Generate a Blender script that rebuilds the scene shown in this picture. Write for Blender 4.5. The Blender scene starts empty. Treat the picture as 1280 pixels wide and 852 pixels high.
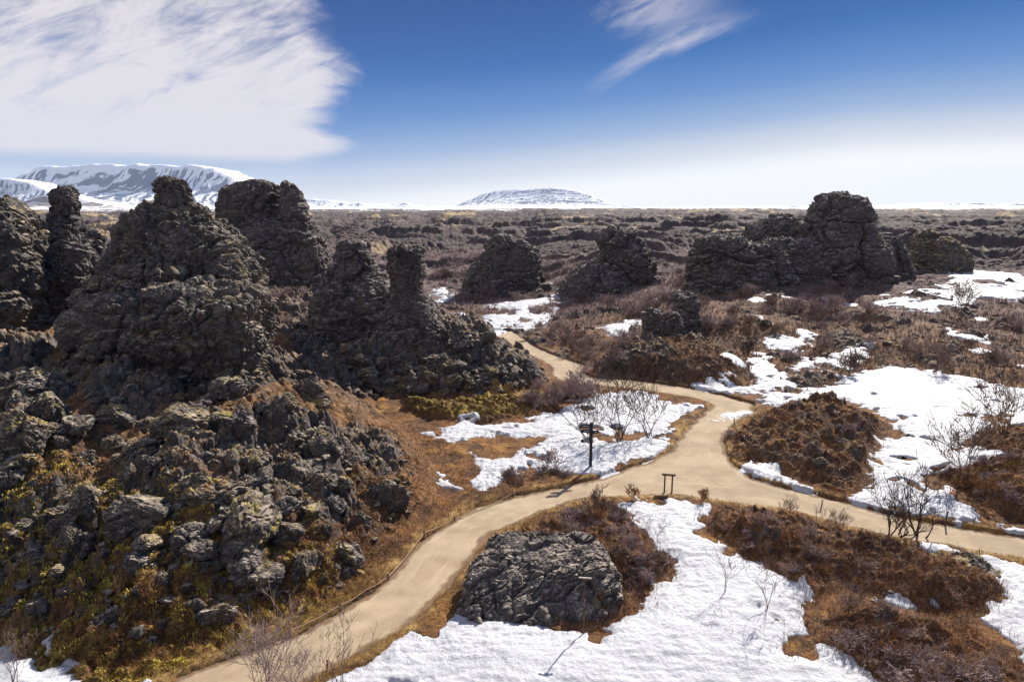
import bpy, bmesh, math, random
import numpy as np
from mathutils import Vector, Matrix

RND = random.Random(7)
NR = np.random.RandomState(11)
scene = bpy.context.scene
COL = scene.collection
f32 = np.float32

# ------------------------------------------------------------------ camera
CAM_H = 14.0
FPX, PITCH = 865.0, math.radians(11.0)
CP, SP = math.cos(PITCH), math.sin(PITCH)


def ray(u, v):
    a = (u - 640.0) / FPX
    b = -(v - 426.0) / FPX
    return np.array([a, CP + b * SP, -SP + b * CP])


def gpt(u, v, z=0.0):
    d = ray(u, v)
    t = (z - CAM_H) / d[2]
    return (d[0] * t, d[1] * t)


def dpt(u, v, D):
    """world point seen in direction (u, v) at distance D ahead"""
    d = ray(u, v)
    t = D / d[1]
    return Vector((d[0] * t, D, CAM_H + d[2] * t))


def ground_poly(px, z=0.0):
    return np.array([gpt(u, v, z) for u, v in px])


# ------------------------------------------------------------------ noise
_perm = NR.permutation(256).astype(np.int32)
PERM = np.concatenate([_perm, _perm, _perm])
_a = np.linspace(0, 2 * np.pi, 256, endpoint=False)
NR.shuffle(_a)
GX, GY = np.cos(_a).astype(f32), np.sin(_a).astype(f32)
_g3 = NR.normal(size=(256, 3))
_g3 /= np.linalg.norm(_g3, axis=1)[:, None]
G3X, G3Y, G3Z = [np.ascontiguousarray(_g3[:, i]).astype(f32) for i in range(3)]


def perlin2(x, y, seed=0):
    x = np.asarray(x, dtype=np.float64) + seed * 17.31
    y = np.asarray(y, dtype=np.float64) - seed * 9.77
    xf, yf = np.floor(x), np.floor(y)
    xi, yi = xf.astype(np.int32) & 255, yf.astype(np.int32) & 255
    fx, fy = (x - xf).astype(f32), (y - yf).astype(f32)
    u = fx * fx * fx * (fx * (fx * 6 - 15) + 10)
    v = fy * fy * fy * (fy * (fy * 6 - 15) + 10)
    a, b = PERM[xi], PERM[xi + 1]

    def g(h, dx, dy):
        return GX[h] * dx + GY[h] * dy
    n00 = g(PERM[a + yi], fx, fy)
    n10 = g(PERM[b + yi], fx - 1, fy)
    n01 = g(PERM[a + yi + 1], fx, fy - 1)
    n11 = g(PERM[b + yi + 1], fx - 1, fy - 1)
    x0 = n00 + u * (n10 - n00)
    x1 = n01 + u * (n11 - n01)
    return (x0 + v * (x1 - x0)) * 1.5


def perlin3(p, seed=0):
    q = p + seed * 13.7
    fl = np.floor(q)
    I = fl.astype(np.int32) & 255
    F = (q - fl).astype(f32)
    fx, fy, fz = F[:, 0], F[:, 1], F[:, 2]
    W = F * F * F * (F * (F * 6 - 15) + 10)
    u, v, w = W[:, 0], W[:, 1], W[:, 2]
    X, Y, Z = I[:, 0], I[:, 1], I[:, 2]
    A, B = PERM[X] + Y, PERM[X + 1] + Y
    AA, AB, BA, BB = PERM[A] + Z, PERM[A + 1] + Z, PERM[B] + Z, PERM[B + 1] + Z

    def g(h, dx, dy, dz):
        h = PERM[h]
        return G3X[h] * dx + G3Y[h] * dy + G3Z[h] * dz
    x00 = g(AA, fx, fy, fz); x10 = g(BA, fx - 1, fy, fz)
    x01 = g(AB, fx, fy - 1, fz); x11 = g(BB, fx - 1, fy - 1, fz)
    y0 = x00 + u * (x10 - x00); y1 = x01 + u * (x11 - x01)
    a = y0 + v * (y1 - y0)
    x00 = g(AA + 1, fx, fy, fz - 1); x10 = g(BA + 1, fx - 1, fy, fz - 1)
    x01 = g(AB + 1, fx, fy - 1, fz - 1); x11 = g(BB + 1, fx - 1, fy - 1, fz - 1)
    y0 = x00 + u * (x10 - x00); y1 = x01 + u * (x11 - x01)
    b = y0 + v * (y1 - y0)
    return (a + w * (b - a)) * 1.5


_jr = np.random.RandomState(99)
JX, JY, JZ, JV, TX, TY, TZ = [_jr.uniform(0, 1, 256).astype(f32) for _ in range(7)]


def blocks2(x, y, seed=0, crack=0.22, dome=0.0):
    """angular broken blocks: each cell a tilted facet of its own height, joints between them"""
    x = np.asarray(x) + seed * 5.17; y = np.asarray(y) - seed * 3.91
    xf, yf = np.floor(x), np.floor(y)
    xi, yi = xf.astype(np.int32), yf.astype(np.int32)
    fx, fy = (x - xf).astype(f32), (y - yf).astype(f32)
    F1 = np.full(x.shape, 9, f32); F2 = np.full(x.shape, 9, f32); H = np.zeros(x.shape, f32)
    for a in (-1, 0, 1):
        for b in (-1, 0, 1):
            h = PERM[PERM[(xi + a) & 255] + ((yi + b) & 255)]
            dx, dy = a + JX[h] - fx, b + JY[h] - fy
            d = np.sqrt(dx * dx + dy * dy)
            if dome:
                hh = 0.55 * JV[h] + (TX[h] - 0.5) * dx * 0.9 + (TY[h] - 0.5) * dy * 0.9 + dome * (0.55 - d * d)
            else:
                hh = JV[h] + (TX[h] - 0.5) * dx * 1.5 + (TY[h] - 0.5) * dy * 1.5
            near = d < F1
            F2 = np.where(near, F1, np.minimum(F2, d))
            H = np.where(near, hh, H)
            F1 = np.where(near, d, F1)
    c = np.clip((F2 - F1) / crack, 0, 1)
    return H * (1 - (1 - c) ** 2) - (0.12 if dome else 0.35) * (1 - c) ** 2


def blocks3(p, seed=0, crack=0.22):
    q = p + seed * 7.77
    fl = np.floor(q)
    I = fl.astype(np.int32); F = (q - fl).astype(f32)
    n = len(p)
    F1 = np.full(n, 9, f32); F2 = np.full(n, 9, f32); H = np.zeros(n, f32)
    for a in (-1, 0, 1):
        for b in (-1, 0, 1):
            hab = PERM[PERM[(I[:, 0] + a) & 255] + ((I[:, 1] + b) & 255)]
            for c in (-1, 0, 1):
                h = PERM[hab + ((I[:, 2] + c) & 255)]
                dx, dy, dz = a + JX[h] - F[:, 0], b + JY[h] - F[:, 1], c + JZ[h] - F[:, 2]
                d = np.sqrt(dx * dx + dy * dy + dz * dz)
                hh = JV[h] + (TX[h] - 0.5) * dx * 1.4 + (TY[h] - 0.5) * dy * 1.4 + (TZ[h] - 0.5) * dz * 1.4
                near = d < F1
                F2 = np.where(near, F1, np.minimum(F2, d))
                H = np.where(near, hh, H)
                F1 = np.where(near, d, F1)
    k = np.clip((F2 - F1) / crack, 0, 1)
    return H * (1 - (1 - k) ** 2) - 0.3 * (1 - k) ** 2 - 0.35


def fbm2(x, y, oct_=4, seed=0, gain=0.5):
    s, a = 0.0, 1.0
    for i in range(oct_):
        s = s + a * perlin2(x * 2 ** i, y * 2 ** i, seed + i * 3)
        a *= gain
    return s


def sstep(a, b, x):
    t = np.clip((x - a) / (b - a), 0, 1)
    return t * t * (3 - 2 * t)


def poly_sdf(x, y, P, margin=6.0):
    """signed distance to a ground-plan polygon, positive inside, -margin far outside"""
    out = np.full(x.shape, -margin, dtype=f32)
    lo, hi = P.min(0) - margin, P.max(0) + margin
    idx = np.nonzero((x > lo[0]) & (x < hi[0]) & (y > lo[1]) & (y < hi[1]))[0]
    if len(idx) == 0:
        return out
    px, py = x[idx], y[idx]
    d2 = np.full(px.shape, 1e12)
    ins = np.zeros(px.shape, dtype=bool)
    n = len(P)
    for i in range(n):
        ax, ay = P[i]
        bx, by = P[(i + 1) % n]
        ex, ey = bx - ax, by - ay
        L = ex * ex + ey * ey
        if L < 1e-9:
            continue
        wx, wy = px - ax, py - ay
        t = np.clip((wx * ex + wy * ey) / L, 0, 1)
        d2 = np.minimum(d2, (wx - ex * t) ** 2 + (wy - ey * t) ** 2)
        c = ((ay > py) != (by > py))
        with np.errstate(divide='ignore', invalid='ignore'):
            xi = ex * (py - ay) / (ey if ey != 0 else 1e-9) + ax
        ins ^= c & (px < xi)
    d = np.sqrt(d2)
    out[idx] = np.maximum(np.where(ins, d, -d), -margin)
    return out


# ------------------------------------------------------------------ ground plan
PATH_PX = [(150, 885), (220, 850), (287, 825), (340, 807), (385, 787), (425, 767), (465, 744), (490, 720), (521, 680), (564, 654),
           (597, 634), (643, 621), (696, 611), (729, 604), (752, 598), (781, 588), (820, 575), (841, 562), (860, 535), (878, 519), (893, 506),
           (870, 498), (810, 489), (738, 481), (700, 476), (690, 468), (692, 460), (672, 448), (648, 438), (618, 424), (612, 414), (640, 414), (672, 436), (700, 447),
           (728, 456), (728, 466), (740, 472), (794, 476), (860, 485), (900, 494), (940, 505),
           (942, 515), (917, 530), (905, 545), (904, 560), (913, 579), (938, 598), (978, 611), (1021, 620), (1107, 643), (1179, 657), (1290, 675), (1420, 695),
           (1420, 722), (1290, 700), (1143, 677), (1071, 661), (1000, 641), (956, 634), (899, 626), (838, 619), (768, 621), (742, 622), (712, 628), (673, 642), (643, 656), (612, 668),
           (594, 690), (574, 714), (561, 732), (538, 755), (517, 776), (475, 801), (432, 825), (407, 838), (385, 852), (330, 885)]
PATH = ground_poly(PATH_PX)

MASSIF = np.vstack([ground_poly([(-60, 800), (0, 815), (130, 850), (250, 815), (330, 795), (400, 755), (452, 722), (495, 680), (545, 628), (548, 590), (515, 545), (470, 512)]),
                    np.array([(-9.5, 56), (-12, 75), (-16, 98), (-30, 118), (-70, 120), (-95, 60), (-45, 17)])])
MOUND2 = np.vstack([ground_poly([(400, 505), (470, 500), (560, 500), (640, 492), (690, 478), (682, 462), (650, 446)]),
                    np.array([(0.5, 71), (-7, 74), (-20, 72), (-22, 58)])])
HEATH_A = ground_poly([(908, 575), (908, 552), (925, 530), (960, 512), (1010, 503), (1060, 511), (1108, 530), (1095, 562), (1085, 600), (1062, 626), (1020, 612), (975, 594), (930, 586)])
HEATH_B = ground_poly([(878, 655), (900, 636), (1000, 651), (1100, 674), (1150, 692), (1245, 722), (1258, 742), (1210, 762), (1150, 757), (1100, 742), (1060, 732), (1010, 750), (960, 708), (890, 672)])
HEATH_C = ground_poly([(1015, 775), (1060, 752), (1100, 762), (1200, 785), (1290, 842), (1330, 930), (1130, 890), (1080, 838), (1048, 810)])
HEATH_D = ground_poly([(560, 785), (585, 745), (612, 690), (640, 668), (700, 645), (760, 632), (800, 660), (802, 685), (836, 708), (832, 722), (802, 742), (792, 768), (738, 792), (640, 768), (600, 765)])
HEATH_E = ground_poly([(735, 468), (760, 442), (830, 436), (900, 444), (940, 462), (930, 482), (895, 490), (820, 476)])
MOSS_BANK = ground_poly([(500, 506), (600, 500), (690, 494), (702, 508), (662, 521), (600, 529), (540, 521), (505, 515)])
TRAIL = ground_poly([(505, 503), (570, 500), (620, 490), (690, 487), (690, 490), (620, 494), (570, 504), (505, 507)])
RIGHT_BANK = np.vstack([ground_poly([(1150, 590), (1190, 570), (1225, 545), (1290, 530), (1400, 530), (1400, 660), (1290, 655), (1245, 640), (1215, 618)])])

HILLS = [  # polygon, height, length scale
    (HEATH_A, 1.25, 1.7), (HEATH_B, 0.95, 1.4), (HEATH_C, 0.55, 1.2), (HEATH_D, 0.75, 1.0), (HEATH_E, 1.7, 1.3), (RIGHT_BANK, 1.5, 1.8), (MOSS_BANK, 0.7, 0.9)]

SNOW_PX = {
    'a': [(525, 541), (575, 524), (650, 527), (700, 511), (740, 498), (775, 487), (812, 490), (870, 508), (842, 530), (826, 548), (842, 554), (815, 574), (775, 590), (752, 596), (742, 590), (690, 588), (640, 600), (600, 613), (592, 607), (605, 590), (598, 570), (560, 552)],
    'a2': [(535, 594), (548, 588), (562, 600), (576, 612), (556, 610)],
    'b': [(570, 394), (610, 382), (650, 376), (698, 370), (696, 394), (664, 414), (638, 410), (655, 402), (600, 402)],
    'b2': [(540, 360), (562, 360), (565, 378), (548, 380)],
    'c': [(668, 325), (740, 321), (748, 331), (690, 335)],
    'c2': [(806, 312), (838, 315), (833, 325), (806, 322)],
    'd': [(1092, 380), (1130, 365), (1178, 360), (1188, 342), (1232, 339), (1300, 350), (1300, 374), (1240, 380), (1180, 386), (1140, 393)],
    'd2': [(1185, 411), (1238, 424), (1232, 430), (1180, 418)],
    'e': [(952, 421), (1012, 418), (1014, 432), (980, 440), (952, 433)],
    'f': [(920, 448), (960, 440), (985, 458), (1030, 440), (1088, 431), (1078, 448), (1020, 470), (1000, 482), (960, 490), (905, 496), (862, 484), (890, 474), (930, 480), (945, 462)],
    'g': [(935, 500), (1000, 490), (1060, 470), (1110, 454), (1160, 464), (1230, 478), (1310, 488), (1310, 528), (1230, 540), (1205, 556), (1252, 568), (1238, 584), (1180, 596), (1212, 628), (1240, 652), (1310, 668), (1310, 674), (1180, 656), (1110, 642), (1055, 628), (1085, 600), (1094, 562), (1110, 545), (1106, 524), (1060, 506), (1010, 499), (960, 506)],
    'h': [(880, 525), (912, 514), (950, 508), (948, 515), (905, 527)],
    'i': [(916, 580), (946, 575), (978, 592), (1024, 614), (1014, 621), (978, 610), (938, 598), (918, 590)],
    'j': [(772, 622), (825, 622), (880, 628), (908, 632), (880, 645), (885, 668), (920, 690), (950, 702), (1000, 725), (1012, 745), (1018, 765), (1018, 790), (1060, 815), (1090, 845), (1150, 890), (330, 890), (385, 858), (432, 836), (500, 798), (560, 776), (600, 760), (640, 766), (690, 788), (738, 790), (772, 772), (800, 758), (816, 736), (835, 720), (836, 702), (802, 682), (800, 655), (778, 637)],
    'k': [(1082, 745), (1112, 735), (1150, 755), (1210, 761), (1258, 738), (1240, 715), (1165, 688), (1140, 678), (1190, 688), (1225, 698), (1320, 712), (1320, 850), (1240, 790), (1200, 775), (1140, 765), (1098, 756)],
    'l': [(-30, 790), (8, 795), (30, 815), (45, 800), (65, 828), (100, 826), (128, 850), (140, 890), (-30, 890)],
    'l2': [(165, 858), (180, 842), (195, 838), (190, 852)],
    'm': [(750, 410), (790, 400), (800, 404), (778, 422), (760, 420)],
    'n': [(-10, 357), (24, 352), (22, 361), (-10, 366)],
}


def massif_d(x, y):
    return poly_sdf(x, y, MASSIF, 6.0)


def base_height(x, y, full=False):
    """smooth lie of the land"""
    x = np.asarray(x, dtype=np.float64); y = np.asarray(y, dtype=np.float64)
    shp = x.shape
    x = x.ravel(); y = y.ravel()
    r = np.hypot(x, y)
    h = 0.35 * perlin2(x / 13, y / 13, 1) + 0.18 * perlin2(x / 5.5, y / 5.5, 2)
    h = h + sstep(58, 120, y) * sstep(0, 25, x) * 2.4 + sstep(55, 75, y) * sstep(8, 30, x) * (0.8 * perlin2(x / 9, y / 9, 5) + 0.5)
    # lava field further out: flat-topped mesas with steep flanks
    far = sstep(95, 190, r)
    wx, wy = x + 14 * perlin2(x / 40, y / 40, 31), y + 14 * perlin2(x / 40, y / 40, 32)
    m = perlin2(wx / 85, wy / 80, 7) + 0.5 * perlin2(wx / 34, wy / 32, 8) + 0.24 * perlin2(wx / 11, wy / 11, 9)
    mesa = sstep(-0.02, 0.11, m) * 2.7 + sstep(0.30, 0.42, m) * 2.5 + sstep(0.64, 0.76, m) * 2.2 + 0.7 * m
    for fu, fv, fr in ((706, 328, 17), (822, 318, 17), (1200, 358, 20)):
        qx, qy = gpt(fu, fv)
        mesa = mesa * (1 - np.exp(-(((x - qx) / fr) ** 2 + ((y - qy) / (fr * 1.5)) ** 2) ** 2))
    h = h + far * (mesa - 0.8) * (1 - 0.6 * sstep(1500, 3500, r))
    dm = poly_sdf(x, y, MASSIF, 6.0)
    hm = 7.0 * (1 - np.exp(-np.maximum(dm, 0) / 11.0))
    d2 = poly_sdf(x, y, MOUND2, 6.0)
    h2 = 5.6 * (1 - np.exp(-np.maximum(d2, 0) / 5.5))
    k = 0.8
    big = np.maximum(hm, h2) + k * np.exp(-np.abs(hm - h2) / k) * 0.35 * sstep(0, 1, np.minimum(hm, h2))
    h = np.where((dm > 0) | (d2 > 0), h * 0.6, h) + big
    for P, hh, L in HILLS:
        d = poly_sdf(x, y, P, 4.0)
        h = h + hh * (1 - np.exp(-np.maximum(d, 0) / L))
    sp = poly_sdf(x, y, PATH, 4.0)
    w = sstep(-2.6, -0.1, sp)
    h = h * (1 - w) + 0.0 * w
    # a low bank outside the trodden edge
    h = h + 0.16 * sstep(-0.02, -0.28, sp) * sstep(-1.9, -0.5, sp)
    if full:
        return h, dict(dm=dm, d2=d2, sp=sp, m=m, far=far, r=r, mesa=mesa)
    return h.reshape(shp)


def march(us, vs):
    """where the view rays of photo pixels land on the smooth land: (x, y, z) rows"""
    us, vs = np.asarray(us, float), np.asarray(vs, float)
    a = (us - 640) / FPX
    b = -(vs - 426) / FPX
    dx, dy, dz = a, CP + b * SP, -SP + b * CP
    n = len(us)
    t = np.full(n, 12.0)
    done = np.zeros(n, bool)
    prev = t.copy()
    for _ in range(420):
        act = ~done
        if not act.any():
            break
        x, y, z = dx[act] * t[act], dy[act] * t[act], CAM_H + dz[act] * t[act]
        h = base_height(x, y)
        gap = z - h
        hit = gap < 0.02
        ids = np.nonzero(act)[0]
        done[ids[hit]] = True
        mv = ids[~hit]
        prev[mv] = t[mv]
        t[mv] += np.clip(gap[~hit] * 0.35, 0.03, 4.0)
        done[t > 900] = True
    x, y = dx * t, dy * t
    return np.stack([x, y, base_height(x, y)], 1)


HOLES_PX = [
    [(575, 553), (600, 547), (640, 545), (674, 549), (650, 566), (615, 577), (592, 570)],
    [(735, 540), (770, 543), (805, 543), (795, 552), (740, 550)],
    [(985, 798), (1012, 800), (1010, 815), (990, 812)],
    [(1150, 600), (1185, 585), (1195, 590), (1165, 608)],
    [(985, 470), (1030, 455), (1045, 462), (1000, 478)],
    [(960, 452), (980, 448), (990, 462), (965, 466)],
    [(1215, 525), (1260, 515), (1262, 522), (1225, 532)],
    [(700, 372), (690, 392), (660, 392), (672, 384)], [(600, 388), (640, 386), (640, 392), (605, 394)],
    [(1140, 372), (1175, 368), (1180, 374), (1150, 378)], [(1215, 350), (1260, 352), (1255, 358), (1220, 357)],
]
_hk = [march([p[0] for p in h_], [p[1] for p in h_])[:, :2] for h_ in HOLES_PX]
_keys = list(SNOW_PX)
_flat = [p for k in _keys for p in SNOW_PX[k]]
_w = march([p[0] for p in _flat], [p[1] for p in _flat])
SNOW = {}
_i = 0
for k in _keys:
    n = len(SNOW_PX[k])
    SNOW[k] = _w[_i:_i + n, :2]
    _i += n


def snow_sd(x, y, r):
    s = np.full(x.shape, -3.0, dtype=f32)
    for k in _keys:
        s = np.maximum(s, poly_sdf(x, y, SNOW[k], 3.0))
    for h_ in _hk:
        s = np.minimum(s, -poly_sdf(x, y, h_, 3.0))
    return s


SLABS = []  # filled below: ground-plan discs kept smooth under rocks


def surface(x, y):
    """everything about the land at plan points: rough height, snow height, masks"""
    x = np.asarray(x, np.float64).ravel(); y = np.asarray(y, np.float64).ravel()
    h, q = base_height(x, y, True)
    dm, d2, sp, r, far, m = q['dm'], q['d2'], q['sp'], q['r'], q['far'], q['m']
    # warped plan coordinates keep the noise from showing its lattice
    wx = x + 0.55 * perlin2(x / 2.3, y / 2.3, 41)
    wy = y + 0.55 * perlin2(x / 2.3, y / 2.3, 42)
    b1 = np.abs(perlin2(wx / 3.1, wy / 3.1, 51))
    b2 = np.abs(perlin2(wx / 1.25, wy / 1.25, 52))
    b3 = np.abs(perlin2(wx / 0.52, wy / 0.52, 53))
    b4 = np.abs(perlin2(x / 0.21, y / 0.21, 54))
    patch = sstep(-0.25, 0.35, perlin2(x / 6.5, y / 6.5, 61) + 0.4 * perlin2(x / 2.4, y / 2.4, 62))
    rock = np.maximum(sstep(0.6, 2.8, dm) * (0.30 + 0.70 * patch), sstep(-0.3, 1.5, d2) * 0.95)
    lower = sstep(27, 22, y) * sstep(-2, -8, x)            # the mossy foot of the left slope
    rock = rock * (1 - 0.35 * lower)
    side = sstep(50, 60, r) * (1 - sstep(-0.2, 0.5, np.maximum(dm, d2)))
    rock = np.maximum(rock, side * sstep(0.15, 0.55, patch * (perlin2(x / 4.2, y / 4.2, 63) + 0.35)) * 0.8)
    rock = np.maximum(rock, far * 0.66)
    rock = np.maximum(rock, sstep(0.2, 0.7, poly_sdf(x, y, HEATH_A, 4)) * 0.65 * sstep(0.05, 0.35, perlin2(x / 2.1, y / 1.3, 64) + 0.4 * perlin2(x / 0.8, y / 0.6, 65)))
    rock = np.maximum(rock, sstep(0.1, 0.6, np.maximum(poly_sdf(x, y, HEATH_B, 4), poly_sdf(x, y, HEATH_C, 4))) * 0.7 * sstep(0.30, 0.6, perlin2(x / 2.4, y / 1.6, 66) + 0.4 * perlin2(x / 0.8, y / 0.6, 67)))
    ssd = snow_sd(x, y, r)
    edge = (0.75 * perlin2(x / 2.6, y / 2.6, 71) + 0.6 * perlin2(x / 0.95, y / 0.95, 72) + 0.28 * perlin2(x / 0.4, y / 0.4, 73) + 0.16 * perlin2(x / 0.2, y / 0.2, 78)) * np.clip(r / 34, 0.55, 2.2)
    sn = ssd + edge * 0.85 - 0.05 - 1.5 * sstep(0.52, 0.85, perlin2(x / 1.9, y / 1.9, 74) + 0.4 * perlin2(x / 0.7, y / 0.7, 77)) * np.clip(r / 30, 0.6, 2)
    # odd drifts in hollows of the far lava field
    fs = perlin2(x / 33, y / 60, 75) + 0.5 * perlin2(x / 9, y / 13, 76)
    sn = np.maximum(sn, np.where((r > 105) & (dm < -5) & (d2 < -5), (fs - 1.02 + 0.12 * sstep(900, 200, r)) * 5 * sstep(0.05, -0.1, m), -3))
    ns = perlin2(x / 7.5, y / 11, 79) + 0.5 * perlin2(x / 2.6, y / 3.6, 80)
    sn = np.maximum(sn, np.where((y > 46) & (r < 125) & (x > 3) & (dm < -5) & (d2 < -3), (ns - 0.66) * 3.0, -3))
    sn = np.where(r > 105, sn - 4 * sstep(0.7, 1.6, q['mesa']), sn)
    sn = np.where(sp > -0.25, np.minimum(sn, np.where(ssd > 0, ssd * 1.6, ssd)), sn)
    ws = sstep(-0.3, 0.9, sn)
    onpath = sstep(-0.35, 0.0, sp)
    A = (0.16 + 0.2 * sstep(0.2, 1.0, dm) + rock * 0.95) * (1 - 0.88 * ws)
    A = A * (1 - onpath) * sstep(0.02, -1.6, sp) ** 0.6
    big = np.clip(r / 70, 1, 6)                             # broad lumps still read far away
    k1 = blocks2(wx / 2.1, wy / 2.1, 3, 0.45, 0.8)
    k2 = blocks2((wx + 0.3 * b1) / 0.82, (wy + 0.3 * b1) / 0.82, 4, 0.4, 0.7)
    k3 = blocks2(x / 0.36, y / 0.36, 5, 0.3, 0.5)
    k4 = blocks2(x / 0.17, y / 0.17, 6)
    soft = 0.95 * b1 + 0.62 * b2 + 0.36 * b3 + 0.14 * b4 - 0.34
    hard = 0.50 * b1 + 0.62 * k1 + 0.30 * k2 + 0.17 * k3 + 0.07 * k4 + 0.42 * b2 + 0.24 * b3 - 0.68
    rough = A * (soft + (hard - soft) * sstep(0.15, 0.6, rock))
    b0 = np.abs(perlin2(wx / 8, wy / 8, 55))
    rough = rough + far * (b0 * 0.5 - 0.1 + 0.55 * blocks2(wx / 7.5, wy / 5, 8, 0.4) - 0.25) * (1 - ws) + side * rock * (b0 * 1.0 - 0.2) * (1 - ws) * (1 - onpath)
    rough = rough + sstep(0.5, 3, np.maximum(dm, d2)) * (b0 * 1.9 - 0.55) * (1 - ws) * sstep(30, 36, y + 0.4 * np.abs(x))
    # low folds that run along the foot of the left slope
    wob = dm + 0.35 * perlin2(x / 3.5, y / 3.5, 81)
    fold = np.abs(((wob / 1.05) % 1.0) - 0.5) * 2
    fz = sstep(0.6, 1.2, dm) * sstep(5.2, 3.6, dm) * sstep(-4, -6.5, x) * (y < 34)
    rough = rough + fz * (0.26 * fold - 0.1)
    rough = rough + lower * (1 - ws) * (0.40 * b2 + 0.34 * b3 + 0.12 * b4 - 0.2) * sstep(-0.2, -1.2, sp)
    heath_in = np.full(h.shape, -4, dtype=f32)
    for P in (HEATH_A, HEATH_B, HEATH_C, HEATH_D, HEATH_E, RIGHT_BANK, MOSS_BANK):
        heath_in = np.maximum(heath_in, poly_sdf(x, y, P, 4))
    rough = rough + sstep(0, 0.6, heath_in) * (1 - ws) * (0.34 * b1 + 0.46 * b2 + 0.26 * b3 + 0.16 * k3 - 0.32)
    z = h + rough
    # terrain is cut away under the walked surface
    spn = sp + 0.17 * perlin2(x / 0.9, y / 0.9, 123) + 0.09 * perlin2(x / 0.3, y / 0.3, 124)
    z = z - 0.14 * sstep(-0.16, 0.06, spn)
    z = z - np.where(sn > 0, np.minimum(sn, 0.5) * 0.3, 0)
    cup = 0.035 * perlin2(x / 0.42, y / 0.42, 91) + 0.03 * perlin2(x / 0.9, y / 0.22, 95) + 0.04 * perlin2(x / 1.3, y / 1.1, 92) + 0.09 * np.abs(perlin2(x / 2.8, y / 2.2, 93)) + 0.012 * perlin2(x / 0.17, y / 0.17, 94)
    cup = cup * np.where(ssd > -2.9, 1, 0.3)
    zs = h + 0.13 * np.clip(sn * 1.1, -2.5, 1.0) + 0.06 * sstep(0.6, 2.2, sn) + cup * sstep(0.0, 0.8, sn) + 0.02
    zs = np.where(sn < 0.05, np.minimum(zs, z - 0.03 + np.minimum(sn - 0.05, 0) * np.clip(r / 40, 0.6, 4)), zs)
    zs = np.where(sp > -0.2, np.clip(0.09 * np.clip(sn * 2.5, -3, 1), -0.3, 1) + 0.02, zs)
    # masks for the ground material
    moss = lower * 0.85 + 0.5 * sstep(0.1, 0.6, perlin2(x / 3.4, y / 3.4, 101)) * sstep(1, 3, dm) * sstep(44, 36, y)
    moss = np.maximum(moss, sstep(0.3, 0.7, perlin2(x / 5, y / 5, 103)) * 0.35)
    # the green bank below the second rubble hill
    moss = np.maximum(moss, sstep(0.0, 0.6, poly_sdf(x, y, MOSS_BANK, 4)) * 0.9)
    grass = sstep(-1.5, -0.15, sp) * (0.6 + 0.5 * perlin2(x / 1.2, y / 1.2, 105)) * sstep(60, 45, r)
    grass = np.maximum(grass, sstep(-0.1, 0.12, poly_sdf(x, y, TRAIL, 2)))
    flat = sstep(0.42, 0.62, m) + sstep(0.1, 0.2, m) * sstep(0.35, 0.25, m)
    grass = np.maximum(grass, far * flat * sstep(0.0, 0.4, perlin2(x / 45, y / 45, 106)) * 0.9)
    heath = np.clip(1 - rock, 0, 1)
    heath = np.maximum(heath, sstep(0, 0.5, heath_in) * np.clip(1.15 - rock, 0, 0.8))
    heath = np.maximum(heath, sstep(3.2, 0.6, dm) * (dm > -2) * sstep(-12, -6, x))
    farsnow = sstep(1300, 2600, r) * sstep(-0.15, 0.25, perlin2(x / 900, y / 420, 111) + 0.5 * perlin2(x / 240, y / 130, 112) + 0.5 * sstep(2500, 5000, r))
    return dict(x=x, y=y, z=z, zs=zs, sn=sn, sp=sp, rock=np.clip(rock, 0, 1), moss=np.clip(moss, 0, 1), grass=np.clip(grass, 0, 1),
                heath=np.clip(heath, 0, 1), farsnow=farsnow, h=h, dm=dm, d2=d2, r=r, heath_in=heath_in)


# ------------------------------------------------------------------ mesh helpers
def link_mesh(name, verts, faces, mat, parent=None, smooth=True):
    me = bpy.data.meshes.new(name)
    verts = np.asarray(verts, dtype=f32)
    faces = np.asarray(faces, dtype=np.int32)
    k = faces.shape[1]
    me.vertices.add(len(verts)); me.vertices.foreach_set('co', verts.ravel())
    me.loops.add(faces.size); me.loops.foreach_set('vertex_index', faces.ravel())
    me.polygons.add(len(faces))
    me.polygons.foreach_set('loop_start', np.arange(0, faces.size, k, dtype=np.int32))
    if smooth:
        me.polygons.foreach_set('use_smooth', np.ones(len(faces), dtype=bool))
    me.update(calc_edges=True)
    me.materials.append(mat)
    o = bpy.data.objects.new(name, me)
    COL.objects.link(o)
    if parent is not None:
        o.parent = parent
    return o


def attr(o, name, data):
    a = o.data.attributes.new(name, 'FLOAT', 'POINT')
    a.data.foreach_set('value', np.asarray(data, dtype=f32))


def tag(o, label=None, cat=None, group=None, kind=None):
    if label: o['label'] = label
    if cat: o['category'] = cat
    if group: o['group'] = group
    if kind: o['kind'] = kind
    return o


def empty(name, loc, rz=0.0):
    e = bpy.data.objects.new(name, None)
    e.empty_display_size = 0.3
    COL.objects.link(e)
    e.location = loc
    e.rotation_euler = (0, 0, rz)
    return e


def copy_tree(o, parent=None):
    c = o.copy()
    COL.objects.link(c)
    if parent is not None:
        c.parent = parent
    for ch in list(o.children):
        copy_tree(ch, c)
    return c


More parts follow.
